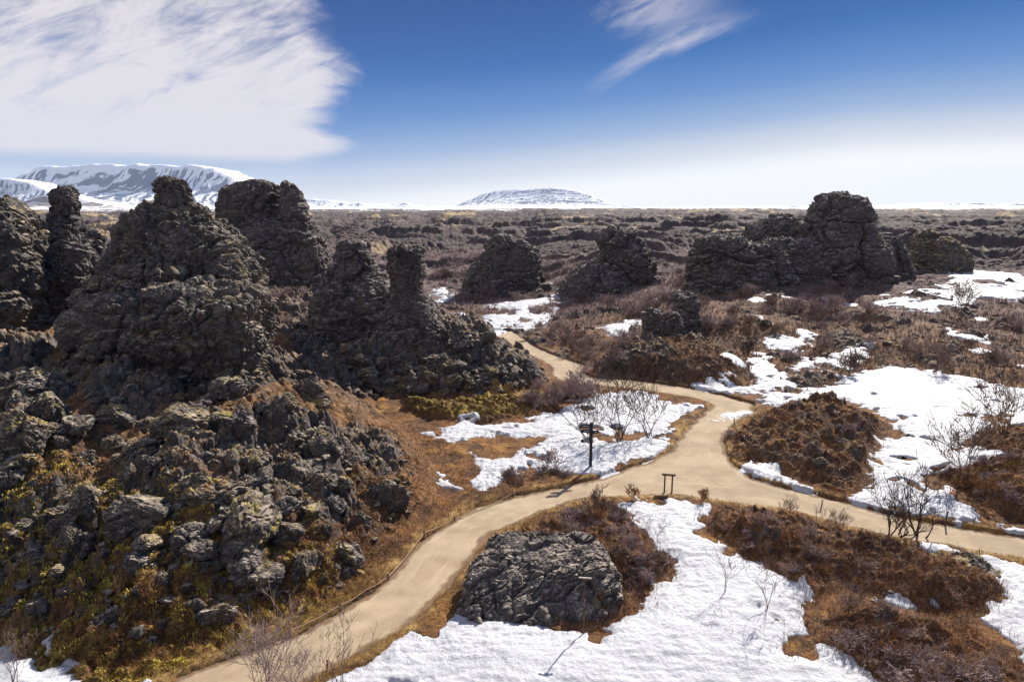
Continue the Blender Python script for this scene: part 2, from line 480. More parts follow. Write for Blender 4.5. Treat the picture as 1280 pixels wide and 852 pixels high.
# ------------------------------------------------------------------ materials
class NT:
    def __init__(self, mat):
        self.t = mat.node_tree
        self.t.nodes.clear()

    def n(self, typ, **kw):
        nd = self.t.nodes.new(typ)
        for k, v in kw.items():
            if k.startswith('i_'):
                key = k[2:]
                nd.inputs[int(key) if key.isdigit() else key].default_value = v
            else:
                setattr(nd, k, v)
        return nd

    def l(self, a, b):
        self.t.links.new(a, b)

    def noise(self, scale, detail=4, rough=0.6, vec=None, dist=0.0):
        nd = self.n('ShaderNodeTexNoise')
        nd.inputs['Scale'].default_value = scale
        nd.inputs['Detail'].default_value = detail
        nd.inputs['Roughness'].default_value = rough
        nd.inputs['Distortion'].default_value = dist
        if vec is not None:
            self.l(vec, nd.inputs['Vector'])
        return nd.outputs['Fac']

    def ramp(self, fac, a, b):
        nd = self.n('ShaderNodeMapRange', interpolation_type='SMOOTHSTEP')
        nd.inputs[1].default_value = a
        nd.inputs[2].default_value = b
        self.l(fac, nd.inputs[0])
        return nd.outputs[0]

    def math(self, op, a, b=None, clamp=False):
        nd = self.n('ShaderNodeMath', operation=op, use_clamp=clamp)
        for i, v in enumerate((a, b)):
            if v is None: continue
            if hasattr(v, 'links') or hasattr(v, 'is_linked'):
                self.l(v, nd.inputs[i])
            else:
                nd.inputs[i].default_value = v
        return nd.outputs[0]

    def mix(self, fac, a, b, blend='MIX'):
        nd = self.n('ShaderNodeMix', data_type='RGBA', blend_type=blend)
        for s, v in ((nd.inputs[0], fac), (nd.inputs[6], a), (nd.inputs[7], b)):
            if isinstance(v, (tuple, list)):
                s.default_value = (*v, 1)
            elif isinstance(v, (int, float)):
                s.default_value = v
            else:
                self.l(v, s)
        return nd.outputs[2]

    def pos(self):
        return self.n('ShaderNodeNewGeometry').outputs['Position']

    def attr(self, name):
        return self.n('ShaderNodeAttribute', attribute_name=name).outputs['Fac']

    def out(self, color, rough=0.9, bump=None, strength=0.5, dist=0.1, spec=0.3):
        p = self.n('ShaderNodeBsdfPrincipled')
        for s, v in ((p.inputs['Base Color'], color), (p.inputs['Roughness'], rough)):
            if isinstance(v, (tuple, list)):
                s.default_value = (*v, 1)
            elif isinstance(v, (int, float)):
                s.default_value = v
            else:
                self.l(v, s)
        p.inputs['Specular IOR Level'].default_value = spec
        if bump is not None:
            bn = self.n('ShaderNodeBump')
            bn.inputs['Strength'].default_value = strength
            bn.inputs['Distance'].default_value = dist
            self.l(bump, bn.inputs['Height'])
            self.l(bn.outputs[0], p.inputs['Normal'])
        o = self.n('ShaderNodeOutputMaterial')
        self.l(p.outputs[0], o.inputs[0])
        return p


def newmat(name):
    m = bpy.data.materials.new(name)
    m.use_nodes = True
    return m, NT(m)


def rock_colour(T, P, warm=0.5):
    n1 = T.noise(0.35, 5, 0.65, P)
    n2 = T.noise(2.2, 6, 0.72, P)
    n3 = T.noise(8.0, 5, 0.78, P)
    c = T.mix(T.ramp(n1, 0.35, 0.65), (0.036, 0.033, 0.035), (0.095, 0.080, 0.071))
    v = T.n('ShaderNodeTexVoronoi', feature='F1')
    v.inputs['Scale'].default_value = 3.2
    T.l(P, v.inputs['Vector'])
    g = T.n('ShaderNodeSeparateXYZ'); T.l(v.outputs['Color'], g.inputs[0])
    c = T.mix(T.math('MULTIPLY', g.outputs[0], 0.55), c, (0.155, 0.132, 0.115))
    c = T.mix(T.ramp(n2, 0.48, 0.68), c, (0.22, 0.185, 0.155))
    c = T.mix(T.ramp(n3, 0.56, 0.70), c, (0.34, 0.305, 0.265))
    c = T.mix(T.ramp(T.noise(3.1, 6, 0.75, P, 0.4), 0.42, 0.30), c, (0.020, 0.018, 0.020))
    c = T.mix(T.ramp(T.noise(11.0, 4, 0.75, P), 0.44, 0.34), c, (0.018, 0.016, 0.018))
    return c


def up_mask(T, a, b):
    nz = T.n('ShaderNodeSeparateXYZ')
    T.l(T.n('ShaderNodeNewGeometry').outputs['Normal'], nz.inputs[0])
    return T.ramp(nz.outputs[2], a, b)


def make_rock_mat(name, moss_amt, tint=None):
    m, T = newmat(name)
    P = T.pos()
    c = rock_colour(T, P)
    mo = T.math('MULTIPLY', up_mask(T, 0.35, 0.8), T.ramp(T.noise(0.7, 6, 0.7, P), 0.62 - 0.22 * moss_amt, 0.80 - 0.2 * moss_amt))
    mc = T.mix(T.ramp(T.noise(1.6, 4, 0.6, P), 0.4, 0.62), (0.24, 0.130, 0.045), (0.46, 0.36, 0.070))
    c = T.mix(mo, c, mc)
    tp = T.math('MULTIPLY', up_mask(T, 0.45, 0.9), T.ramp(T.noise(1.9, 6, 0.75, P), 0.44, 0.60))  # pale lichen on upward faces, also stands in as painted sunlit tops
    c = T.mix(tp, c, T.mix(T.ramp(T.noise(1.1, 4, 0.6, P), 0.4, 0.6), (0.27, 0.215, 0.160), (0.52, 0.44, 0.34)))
    lich = T.math('MULTIPLY', T.ramp(T.noise(5.5, 6, 0.75, P), 0.60, 0.70), T.ramp(T.noise(0.9, 3, 0.6, P), 0.45, 0.62))
    c = T.mix(lich, c, (0.34, 0.33, 0.29))
    if tint:
        c = T.mix(1.0, c, tint, 'MULTIPLY')
    v = T.n('ShaderNodeTexVoronoi', feature='F1')
    v.inputs['Scale'].default_value = 5.0
    T.l(P, v.inputs['Vector'])
    hgt = T.math('ADD', T.noise(7, 8, 0.75, P), T.math('MULTIPLY', v.outputs['Distance'], 0.5))
    T.out(c, 0.92, hgt, 0.9, 0.12, 0.2)
    return m


def make_ground_mat():
    m, T = newmat('lava ground')
    P = T.pos()
    rock = rock_colour(T, P)
    far = T.attr('far')
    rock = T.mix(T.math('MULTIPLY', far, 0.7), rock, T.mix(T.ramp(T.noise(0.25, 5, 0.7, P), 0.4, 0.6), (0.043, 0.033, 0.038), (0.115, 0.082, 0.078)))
    h1 = T.noise(0.55, 5, 0.65, P)
    h2 = T.noise(3.4, 6, 0.75, P)
    h3 = T.noise(14.0, 4, 0.75, P)
    heath = T.mix(T.ramp(h1, 0.38, 0.62), (0.080, 0.040, 0.022), (0.205, 0.092, 0.034))
    heath = T.mix(T.ramp(h2, 0.50, 0.72), heath, (0.33, 0.195, 0.075))
    heath = T.mix(T.math('MULTIPLY', T.ramp(T.noise(0.8, 4, 0.65, P), 0.50, 0.66), T.ramp(T.noise(0.17, 3, 0.6, P), 0.45, 0.6)), heath, (0.36, 0.185, 0.045))
    heath = T.mix(T.ramp(h3, 0.52, 0.36), heath, (0.028, 0.018, 0.015))
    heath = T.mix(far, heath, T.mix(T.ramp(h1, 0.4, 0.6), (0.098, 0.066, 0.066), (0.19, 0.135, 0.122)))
    moss = T.mix(T.ramp(h2, 0.42, 0.60), (0.070, 0.042, 0.016), (0.34, 0.240, 0.045))
    moss = T.mix(T.ramp(h3, 0.56, 0.72), moss, (0.36, 0.30, 0.12))
    moss = T.mix(T.ramp(T.noise(1.3, 4, 0.6, P), 0.52, 0.66), moss, (0.17, 0.085, 0.034))
    grass = T.mix(T.ramp(h2, 0.40, 0.62), (0.21, 0.115, 0.040), (0.38, 0.245, 0.095))
    soft = T.noise(2.4, 5, 0.7, P)

    def mk(name, lo=0.35, hi=0.65):
        s = T.math('ADD', T.attr(name), T.math('MULTIPLY', T.math('SUBTRACT', soft, 0.5), 0.9))
        return T.ramp(s, lo, hi)
    c = T.mix(mk('heath', 0.3, 0.7), rock, heath)
    steep = up_mask(T, 0.88, 0.66)
    c = T.mix(T.math('MULTIPLY', steep, T.math('MAXIMUM', T.math('MULTIPLY', T.attr('rock'), 1.0), 0.25)), c, rock)
    tp = T.math('MULTIPLY', T.math('MULTIPLY', up_mask(T, 0.55, 0.92), T.ramp(T.noise(1.9, 6, 0.75, P), 0.42, 0.60)), T.attr('rock'))  # tan growth on upward rock, with sunlit highlights put into the colour
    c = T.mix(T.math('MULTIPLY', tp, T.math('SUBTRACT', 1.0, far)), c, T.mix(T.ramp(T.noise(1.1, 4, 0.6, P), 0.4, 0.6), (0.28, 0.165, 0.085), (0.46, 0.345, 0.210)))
    mo = T.math('MULTIPLY', mk('moss', 0.35, 0.75), up_mask(T, 0.35, 0.75))
    c = T.mix(mo, c, moss)
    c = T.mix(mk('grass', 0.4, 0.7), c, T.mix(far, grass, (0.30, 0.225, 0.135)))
    c = T.mix(T.attr('farsnow'), c, (0.80, 0.82, 0.86))
    v = T.n('ShaderNodeTexVoronoi', feature='F1')
    v.inputs['Scale'].default_value = 6.0
    T.l(P, v.inputs['Vector'])
    hgt = T.math('ADD', T.noise(8, 8, 0.78, P), T.math('MULTIPLY', v.outputs['Distance'], 0.4))
    T.out(c, 0.95, hgt, 0.8, 0.09, 0.15)
    return m


def make_snow_mat():
    m, T = newmat('old snow')
    P = T.pos()
    d = T.math('MULTIPLY', T.ramp(T.noise(2.6, 7, 0.75, P), 0.56, 0.76), T.ramp(T.noise(0.33, 4, 0.6, P), 0.44, 0.62))
    c = T.mix(T.math('MULTIPLY', d, 0.75), (0.50, 0.505, 0.54), (0.22, 0.25, 0.21))
    c = T.mix(T.math('MULTIPLY', T.ramp(T.noise(0.12, 5, 0.6, P), 0.5, 0.7), 0.25), c, (0.50, 0.45, 0.40))
    sp = T.ramp(T.noise(13, 3, 0.7, P), 0.70, 0.76)
    c = T.mix(T.math('MULTIPLY', sp, 0.6), c, (0.16, 0.11, 0.08))
    T.out(c, 0.6, T.noise(6, 7, 0.7, P), 0.6, 0.2, 0.3)
    return m


def make_path_mat():
    m, T = newmat('trodden gravel')
    P = T.pos()
    c = T.mix(T.ramp(T.noise(0.5, 5, 0.65, P), 0.35, 0.65), (0.285, 0.215, 0.142), (0.39, 0.303, 0.202))
    c = T.mix(T.ramp(T.noise(30, 3, 0.7, P), 0.50, 0.75), c, (0.44, 0.35, 0.265))
    c = T.mix(T.ramp(T.noise(4, 6, 0.75, P), 0.58, 0.78), c, (0.22, 0.155, 0.10))
    xyz = T.n('ShaderNodeSeparateXYZ'); T.l(P, xyz.inputs[0])
    cv = T.n('ShaderNodeCombineXYZ'); T.l(T.math('MULTIPLY', T.attr('side'), 4.5), cv.inputs[0]); T.l(T.math('MULTIPLY', xyz.outputs[1], 0.22), cv.inputs[1])
    wear = T.noise(1.0, 5, 0.7, cv.outputs[0])
    c = T.mix(T.math('MULTIPLY', T.ramp(wear, 0.50, 0.72), 0.6), c, (0.27, 0.19, 0.115))
    c = T.mix(T.math('MULTIPLY', T.ramp(wear, 0.45, 0.30), 0.6), c, (0.52, 0.41, 0.29))
    e = T.math('ADD', T.attr('edge'), T.math('MULTIPLY', T.math('SUBTRACT', T.noise(3, 5, 0.7, P), 0.5), 0.5))
    c = T.mix(T.ramp(e, 0.45, 0.9), c, (0.17, 0.11, 0.065))
    T.out(c, 0.95, T.noise(24, 5, 0.7, P), 0.35, 0.03, 0.15)
    return m


def plain(name, col, rough=0.85, var=0.35, scale=6.0, bump=0.3):
    m, T = newmat(name)
    P = T.pos()
    lo = tuple(x * (1 - var) for x in col)
    hi = tuple(min(1, x * (1 + var)) for x in col)
    c = T.mix(T.ramp(T.noise(scale, 5, 0.7, P), 0.35, 0.65), lo, hi)
    T.out(c, rough, T.noise(scale * 4, 5, 0.7, P), bump, 0.02, 0.25)
    return m


def twig_mat(name, a, b):
    m, T = newmat(name)
    P = T.pos()
    c = T.mix(T.ramp(T.noise(2.0, 4, 0.7, P), 0.35, 0.65), a, b)
    T.out(c, 0.85, None, spec=0.2)
    return m


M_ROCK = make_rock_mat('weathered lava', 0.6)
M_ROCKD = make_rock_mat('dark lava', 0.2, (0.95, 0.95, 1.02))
M_ROCKM = make_rock_mat('mossy lava', 0.95)
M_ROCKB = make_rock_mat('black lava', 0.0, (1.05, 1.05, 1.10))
M_GROUND = make_ground_mat()
M_SNOW = make_snow_mat()
M_PATH = make_path_mat()
M_TWIG = twig_mat('bare birch twigs', (0.10, 0.062, 0.050), (0.25, 0.175, 0.145))
M_TWIGR = twig_mat('reddish twigs', (0.12, 0.050, 0.022), (0.36, 0.175, 0.070))
M_TWIGP = twig_mat('grey purple twigs', (0.20, 0.140, 0.138), (0.40, 0.300, 0.280))
M_TWIGD = twig_mat('dark bark', (0.040, 0.026, 0.022), (0.10, 0.065, 0.052))
M_STRAW = twig_mat('dry straw', (0.24, 0.13, 0.045), (0.42, 0.27, 0.10))
M_POST = plain('tarred post', (0.030, 0.030, 0.038), 0.6, 0.3)
M_BOARD = plain('dark blue board', (0.022, 0.028, 0.055), 0.45, 0.15)
M_LETTER = plain('white lettering', (0.75, 0.75, 0.75), 0.5, 0.05)
M_WOOD = plain('weathered wood', (0.10, 0.075, 0.055), 0.8, 0.3, 9)
M_PALE = plain('bleached wood', (0.42, 0.34, 0.28), 0.8, 0.25, 12)
M_ROPE = plain('hemp rope', (0.34, 0.21, 0.13), 0.9, 0.25, 20)

# ------------------------------------------------------------------ ground, snow and path sheets
def polar_grid():
    core = math.radians(39)
    az = np.concatenate([np.linspace(-math.radians(66), -core, 70, endpoint=False), np.linspace(-core, core, 1150), np.linspace(core, math.radians(66), 71)[1:]])
    rs = [9.0]
    while rs[-1] < 14000:
        r = rs[-1]
        if r < 17: d = 0.16
        elif r < 60: d = 0.058 + (r - 17) * 0.0009
        elif r < 160: d = 0.097 * (r / 60) ** 1.15
        elif r < 600: d = 0.30 * (r / 160) ** 1.9
        else: d = 3.7 * (r / 600) ** 2.0
        rs.append(r + d)
    return az, np.array(rs)


AZ, RS = polar_grid()
AA, RR = np.meshgrid(AZ, RS)
GXX, GYY = (np.sin(AA) * RR).ravel(), (np.cos(AA) * RR).ravel()
print('grid', len(AZ), len(RS), GXX.size)
S = surface(GXX, GYY)
NC, NRW = len(AZ), len(RS)
idx = np.arange(NC * NRW).reshape(NRW, NC)
QUADS = np.stack([idx[:-1, :-1].ravel(), idx[:-1, 1:].ravel(), idx[1:, 1:].ravel(), idx[1:, :-1].ravel()], 1)


def sheet(name, z, keep, mat, attrs):
    """the part of the ground grid where keep is true, at its own height"""
    if keep is None:
        f, used = QUADS, None
        V = np.stack([GXX, GYY, z], 1)
    else:
        f = QUADS[keep[QUADS].all(1)]
        used = np.unique(f)
        remap = np.full(len(GXX), -1, dtype=np.int32)
        remap[used] = np.arange(len(used))
        f = remap[f]
        V = np.stack([GXX[used], GYY[used], z[used]], 1)
    o = link_mesh(name, V, f, mat)
    for k, a in attrs.items():
        attr(o, k, a if used is None else a[used])
    return o


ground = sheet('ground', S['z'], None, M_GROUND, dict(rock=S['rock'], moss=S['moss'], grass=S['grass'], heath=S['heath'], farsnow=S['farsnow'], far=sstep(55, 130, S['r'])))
tag(ground, kind='structure')
snow = sheet('snow', S['zs'], S['sn'] > -0.55, M_SNOW, {})
tag(snow, kind='stuff', label='old white snow patches lying between brown heath and lava')
pe = S['sp'] + 0.17 * perlin2(GXX / 0.9, GYY / 0.9, 123) + 0.09 * perlin2(GXX / 0.3, GYY / 0.3, 124)
pz = 0.012 * perlin2(GXX / 0.7, GYY / 0.7, 121) + 0.03 * perlin2(GXX / 3, GYY / 3, 122) + 0.02 - 0.35 * sstep(-0.02, -0.35, pe)
path = sheet('path', pz, S['sp'] > -0.6, M_PATH, dict(edge=sstep(0.5, -0.05, pe), side=S['sp']))
tag(path, kind='structure')


def zground(x, y):
    s = surface(np.array(x, float), np.array(y, float))
    return np.maximum(s['z'], np.where(s['sn'] > 0.05, s['zs'], -99))


# ------------------------------------------------------------------ rock formations
def lathe(rows, ratio, seg=28, power=2.6, jit=0.0, rnd=RND):
    """rows: (z, xL, xR, y) -> closed solid with super-elliptic sections"""
    V, F = [], []
    for (z, xl, xr, y) in rows:
        cx, a = (xl + xr) / 2, (xr - xl) / 2
        b = a * ratio
        for k in range(seg):
            t = 2 * math.pi * k / seg
            c, s = math.cos(t), math.sin(t)
            x = a * math.copysign(abs(c) ** (2 / power), c)
            yy = b * math.copysign(abs(s) ** (2 / power), s)
            V.append((cx + x, y + yy, z))
    n = len(rows)
    for i in range(n - 1):
        for k in range(seg):
            k2 = (k + 1) % seg
            F.append((i * seg + k, i * seg + k2, (i + 1) * seg + k2, (i + 1) * seg + k))
    return V, F, [list(range(seg))[::-1], [(n - 1) * seg + k for k in range(seg)]]


def displace(V, N, amp, scale, seed, strata=0.0, fine=True, mid=1.0):
    """blocky clinker relief along the normals"""
    p = V / scale
    w = np.stack([perlin3(p * 0.9, seed + 1), perlin3(p * 0.9, seed + 2), perlin3(p * 0.9, seed + 3)], 1) * 0.45
    q = p + w
    an = np.array([1.0, 1.0, 1.55])
    d = 1.25 * blocks3(q * 0.21 * an, seed + 6, 0.07) + 0.95 * blocks3(q * 0.45 * an, seed, 0.11) + mid * (0.58 * blocks3(q * 1.0 * an, seed + 1, 0.13) + 0.34 * blocks3(p * 2.5 * an, seed + 2, 0.18)) + 0.05
    d += 0.40 * (np.abs(perlin3(q * 0.8, seed + 5)) * 2 - 0.5)
    d += 0.16 * (np.abs(perlin3(q * 3.1, seed + 6)) * 2 - 0.5)
    if fine:
        d += mid * 0.22 * blocks3(p * 5.4, seed + 3, 0.25) + 0.14 * perlin3(p * 9.5, seed + 4)
    if strata > 0:
        qs = q * np.array([0.35, 0.35, 2.2])
        d += strata * (np.abs(perlin3(qs, seed + 9)) * 2 - 0.5)
    return V + N * (d * amp)[:, None]


def mesh_normals(me):
    n = np.empty(len(me.vertices) * 3, dtype=f32)
    me.vertices.foreach_get('normal', n)
    return n.reshape(-1, 3)


def formation(name, lobes, voxel, amp, scale, mat, seed, label, cat='rock', strata=0.3, group=None, sink=1.2, grain=None, mid=1.0):
    """lobes: dict(D=distance, rows=[(v, uL, uR)], ratio=depth/width) read off the photo, given real size at D.  One closed mesh."""
    V, F, caps = [], [], []
    for lb in lobes:
        D, rows = lb['D'], []
        for r_ in lb['rows']:
            v, ul, ur = r_[:3]
            off = r_[3] if len(r_) > 3 else 0
            a, b = dpt(ul, v, D + off), dpt(ur, v, D + off)
            rows.append((a.z, a.x, b.x, D + off))
        z, xl, xr, y = rows[-1]
        rows.append((z - sink, xl - 0.4, xr + 0.4, y))
        vv, ff, cc = lathe(rows, lb.get('ratio', 0.8), power=lb.get('power', 2.6))
        o = len(V)
        V += vv
        F += [tuple(i + o for i in f) for f in ff]
        caps += [[i + o for i in c] for c in cc]
    bx = np.mean([v[0] for v in V]); by = np.mean([v[1] for v in V])
    bz = min(v[2] for v in V)
    me = bpy.data.meshes.new(name)
    me.from_pydata([(v[0] - bx, v[1] - by, v[2] - bz) for v in V], [], F + caps)
    o = bpy.data.objects.new(name, me)
    COL.objects.link(o)
    md = o.modifiers.new('r', 'REMESH'); md.mode = 'VOXEL'; md.voxel_size = voxel
    dg = bpy.context.evaluated_depsgraph_get()
    dg.update()
    m2 = bpy.data.meshes.new_from_object(o.evaluated_get(dg))
    o.modifiers.clear()
    o.data = m2
    bpy.data.meshes.remove(me)
    n = len(m2.vertices)
    co = np.empty(n * 3, dtype=f32); m2.vertices.foreach_get('co', co); co = co.reshape(-1, 3)
    W = co + np.array([bx, by, bz], dtype=f32)
    # coarse pass first, then relief along the new normals
    N = mesh_normals(m2)
    W = W + N * (np.abs(perlin3(W / (scale * 2.6), seed + 20)) * 2 - 0.5)[:, None] * amp * 1.1
    m2.vertices.foreach_set('co', (W - np.array([bx, by, bz])).astype(f32).ravel()); m2.update()
    N = mesh_normals(m2)
    if grain is None:
        W = displace(W, N, amp, scale, seed, strata, True, mid)
    else:   # cracks run along one direction
        g, k = np.array(grain[0], float), grain[1]
        g /= np.linalg.norm(g)
        Q = W - np.outer(W @ g, g) * (1 - 1 / k)
        W = W + (displace(Q, N, amp, scale, seed, strata) - Q)
    m2.vertices.foreach_set('co', (W - np.array([bx, by, bz])).astype(f32).ravel())
    m2.polygons.foreach_set('use_smooth', np.zeros(len(m2.polygons), dtype=bool))
    m2.update()
    m2.materials.clear(); m2.materials.append(mat)
    m2.name = name
    o.location = (bx, by, bz)
    tag(o, label, cat, group)
    return o


formation('lava_pillar', [
    dict(D=43, ratio=0.75, rows=[(221, 204, 216), (226, 197, 230), (240, 193, 236), (254, 191, 241), (262, 182, 254), (274, 170, 262), (290, 155, 278), (312, 142, 300), (335, 130, 318), (365, 122, 327), (410, 115, 330), (470, 105, 335)]),
    dict(D=40, ratio=0.9, rows=[(334, 165, 222), (342, 152, 236), (356, 145, 242), (372, 140, 243), (420, 135, 246)]),
    dict(D=38.4, ratio=0.62, power=3.4, rows=[(362, 240, 296), (368, 150, 318), (380, 112, 328), (398, 96, 330), (420, 92, 330), (437, 120, 326), (462, 110, 322), (490, 100, 322)]),
], 0.075, 0.36, 1.5, M_ROCK, 3, 'tall pointed lava pillar rising from the rounded ledges of the left slope, highest of all the crags', 'rock pillar')
formation('lava_pillar', [
    dict(D=50, ratio=0.9, rows=[(229, 72, 86), (236, 64, 96), (250, 62, 102), (272, 58, 102), (290, 56, 106), (305, 46, 116), (330, 36, 126), (360, 28, 130), (400, 20, 138), (440, 16, 142)]),
], 0.11, 0.34, 1.5, M_ROCKD, 23, 'black narrow lava tower with a thin head left of the tallest pointed pillar', 'rock pillar')
formation('lava_crag', [
    dict(D=46, ratio=0.9, rows=[(250, -46, 2), (258, -70, 18), (275, -90, 36), (300, -110, 44), (340, -130, 46), (400, -140, 52)]),
], 0.14, 0.36, 1.6, M_ROCK, 33, 'brown lava crag cut off by the left border beside the black tower', 'rock')
formation('lava_crag', [
    dict(D=84, ratio=0.7, rows=[(231, 290, 332), (236, 282, 342), (250, 276, 346), (268, 272, 352), (285, 268, 372), (310, 262, 396), (338, 255, 416), (375, 250, 425)]),
    dict(D=83, ratio=0.9, rows=[(231, 354, 369), (242, 350, 374), (254, 348, 375), (268, 345, 384), (290, 335, 395), (330, 330, 412), (370, 325, 420)]),
], 0.15, 0.38, 2.0, M_ROCKD, 43, 'broad lava crag with a small knob on its right shoulder, behind the tallest pillar', 'rock')
formation('lava_column', [
    dict(D=56, ratio=0.95, power=3.2, rows=[(307, 490, 526), (312, 486, 530), (330, 486, 528), (350, 489, 527), (368, 487, 530), (385, 480, 540), (420, 462, 556), (455, 455, 560)]),
    dict(D=59, ratio=0.8, rows=[(306, 424, 456), (315, 422, 459), (327, 424, 466), (338, 414, 472), (350, 406, 484), (362, 400, 520), (384, 390, 545), (420, 384, 560)]),
], 0.10, 0.20, 1.2, M_ROCKD, 53, 'square topped lava column standing on the dark rubble hill', 'rock pillar')
formation('lava_crag', [
    dict(D=112, ratio=0.7, rows=[(296, 626, 640), (303, 612, 652), (318, 606, 668), (340, 596, 676), (365, 588, 682), (385, 580, 690)]),
    dict(D=110, ratio=0.8, rows=[(328, 596, 622), (335, 588, 630), (350, 582, 640), (385, 576, 650)]),
    dict(D=114, ratio=0.8, rows=[(312, 654, 668), (320, 648, 676), (345, 640, 684), (385, 636, 690)]),
], 0.17, 0.62, 3.0, M_ROCKD, 63, 'low two humped lava crag behind the snow, right of the square column', 'rock')
formation('lava_crag', [
    dict(D=108, ratio=0.8, rows=[(293, 766, 790), (299, 756, 802), (318, 750, 808), (340, 742, 808), (360, 730, 806), (385, 715, 812)]),
    dict(D=106, ratio=0.8, rows=[(335, 728, 760), (344, 716, 775), (360, 704, 790), (385, 698, 800)]),
    dict(D=108, ratio=0.8, rows=[(318, 800, 812), (330, 796, 818), (385, 790, 826)]),
], 0.17, 0.6, 2.8, M_ROCKD, 73, 'steep lava crag with an upright right face in the middle distance', 'rock')
formation('lava_crag', [
    dict(D=110, ratio=0.85, rows=[(243, 1052, 1074), (247, 1034, 1082), (256, 1020, 1088), (268, 1010, 1090), (290, 1000, 1092), (312, 992, 1106), (335, 990, 1108), (362, 985, 1108)]),
    dict(D=116, ratio=0.6, rows=[(276, 962, 1010), (284, 936, 1020), (300, 926, 1030), (340, 920, 1040)]),
    dict(D=107, ratio=0.8, rows=[(300, 968, 996), (308, 956, 1012), (330, 950, 1030), (365, 945, 1040)]),
    dict(D=113, ratio=0.8, rows=[(298, 1088, 1108), (306, 1080, 1122), (322, 1076, 1134), (362, 1070, 1140)]),
], 0.17, 0.65, 3.0, M_ROCKD, 83, 'largest lava crag on the right, a dark rounded hump against the sky', 'rock')
formation('lava_ledge', [
    dict(D=101, ratio=0.6, rows=[(301, 882, 916), (307, 872, 932), (325, 866, 945), (345, 860, 955), (372, 856, 962)]),
    dict(D=102.5, ratio=0.6, rows=[(312, 930, 958), (318, 922, 972), (335, 916, 984), (350, 912, 990), (372, 908, 995)]),
], 0.17, 0.65, 2.7, M_ROCKD, 93, 'low dark lava ledge in front of the largest right crag', 'rock')
formation('lava_crag', [
    dict(D=125, ratio=0.8, rows=[(288, 1148, 1158), (293, 1142, 1172), (302, 1138, 1182), (314, 1134, 1190), (345, 1128, 1198)]),
    dict(D=122, ratio=0.8, rows=[(299, 1176, 1188), (305, 1168, 1198), (320, 1164, 1206), (348, 1158, 1212)]),
], 0.25, 0.5, 2.3, M_ROCKM, 103, 'small moss topped lava knob right of the largest right crag', 'rock')
formation('lava_block', [
    dict(D=70, ratio=0.8, rows=[(389, 812, 842), (396, 806, 850), (412, 802, 852), (430, 798, 856), (450, 795, 860)]),
    dict(D=74, ratio=0.8, rows=[(371, 846, 866), (380, 842, 872), (398, 838, 876), (420, 835, 880)]),
], 0.13, 0.3, 1.2, M_ROCKD, 113, 'dark broken lava block on the brown bank above the upper path', 'rock')
formation('lava_slab', [
    dict(D=23.1, ratio=0.42, power=3.4, rows=[(662, 634, 684, 2.4), (668, 622, 712, 2.0), (677, 612, 744, 1.4), (694, 602, 764, 0.7), (720, 588, 772, 0), (750, 578, 772, -0.7), (775, 582, 762, -1.2), (795, 590, 752, -1.5)]),
], 0.038, 0.15, 0.75, M_ROCKB, 123, 'black cracked lava slab beside the bend of the path in front', 'rock', strata=0.15, sink=0.6, grain=((0.8, 0.75, 0.3), 1.6), mid=0.7)
formation('lava_ledge', [
    dict(D=25.0, ratio=0.6, rows=[(699, 1160, 1215), (706, 1148, 1238), (722, 1142, 1252), (740, 1144, 1254), (765, 1150, 1250)]),
], 0.055, 0.14, 0.6, M_ROCKM, 133, 'grey lichened ledge at the right end of the heath mound', 'rock', sink=0.5)
formation('lava_cliff', [
    dict(D=32, ratio=0.6, power=3.2, rows=[(470, 8, 60), (478, -20, 76), (500, -40, 86), (540, -50, 92), (580, -55, 84), (620, -60, 80)]),
], 0.07, 0.24, 1.1, M_ROCK, 143, 'grey lava cliff at the left border below the tower', 'rock')
formation('lava_block', [
    dict(D=34, ratio=0.7, power=3.2, rows=[(478, 278, 306), (484, 270, 316), (510, 266, 318), (540, 262, 318), (570, 255, 325)]),
], 0.06, 0.18, 0.8, M_ROCK, 153, 'squarish light grey lava block in the middle of the left slope', 'rock', strata=0.5)
formation('lava_block', [
    dict(D=29.5, ratio=0.8, rows=[(560, 232, 268), (567, 224, 320), (590, 218, 345), (630, 225, 350), (670, 225, 345), (690, 225, 345)]),
], 0.06, 0.2, 0.9, M_ROCKM, 163, 'large mossy lava boulder low on the left slope', 'rock')
formation('lava_block', [
    dict(D=31.5, ratio=0.8, rows=[(540, 372, 404), (548, 362, 416), (570, 352, 420), (600, 350, 424), (640, 345, 430)]),
], 0.06, 0.2, 0.85, M_ROCK, 173, 'cracked lava boulder near the right edge of the left slope', 'rock')

# ------------------------------------------------------------------ boulders
def boulder_mesh(seed, sub, mat):
    bm = bmesh.new()
    bmesh.ops.create_icosphere(bm, subdivisions=sub, radius=1.0)
    me = bpy.data.meshes.new('lava_boulder')
    bm.to_mesh(me); bm.free()
    n = len(me.vertices)
    co = np.empty(n * 3, dtype=f32); me.vertices.foreach_get('co', co); co = co.reshape(-1, 3)
    rs = np.random.RandomState(seed)
    # chop with random planes for blocky faces
    for _ in range(9):
        d = rs.normal(size=3); d /= np.linalg.norm(d)
        k = rs.uniform(0.55, 0.85)
        s = co @ d
        co = co - np.outer(np.maximum(s - k, 0) * 0.9, d)
    co = co * np.array([rs.uniform(0.85, 1.2), rs.uniform(0.75, 1.05), rs.uniform(0.55, 0.95)])
    N = co / np.linalg.norm(co, axis=1)[:, None]
    co = displace(co, N, 0.18, 0.8, seed * 7, 0.12)
    me.vertices.foreach_set('co', co.astype(f32).ravel())
    me.polygons.foreach_set('use_smooth', np.zeros(len(me.polygons), dtype=bool))
    me.update()
    me.materials.append(mat)
    return me


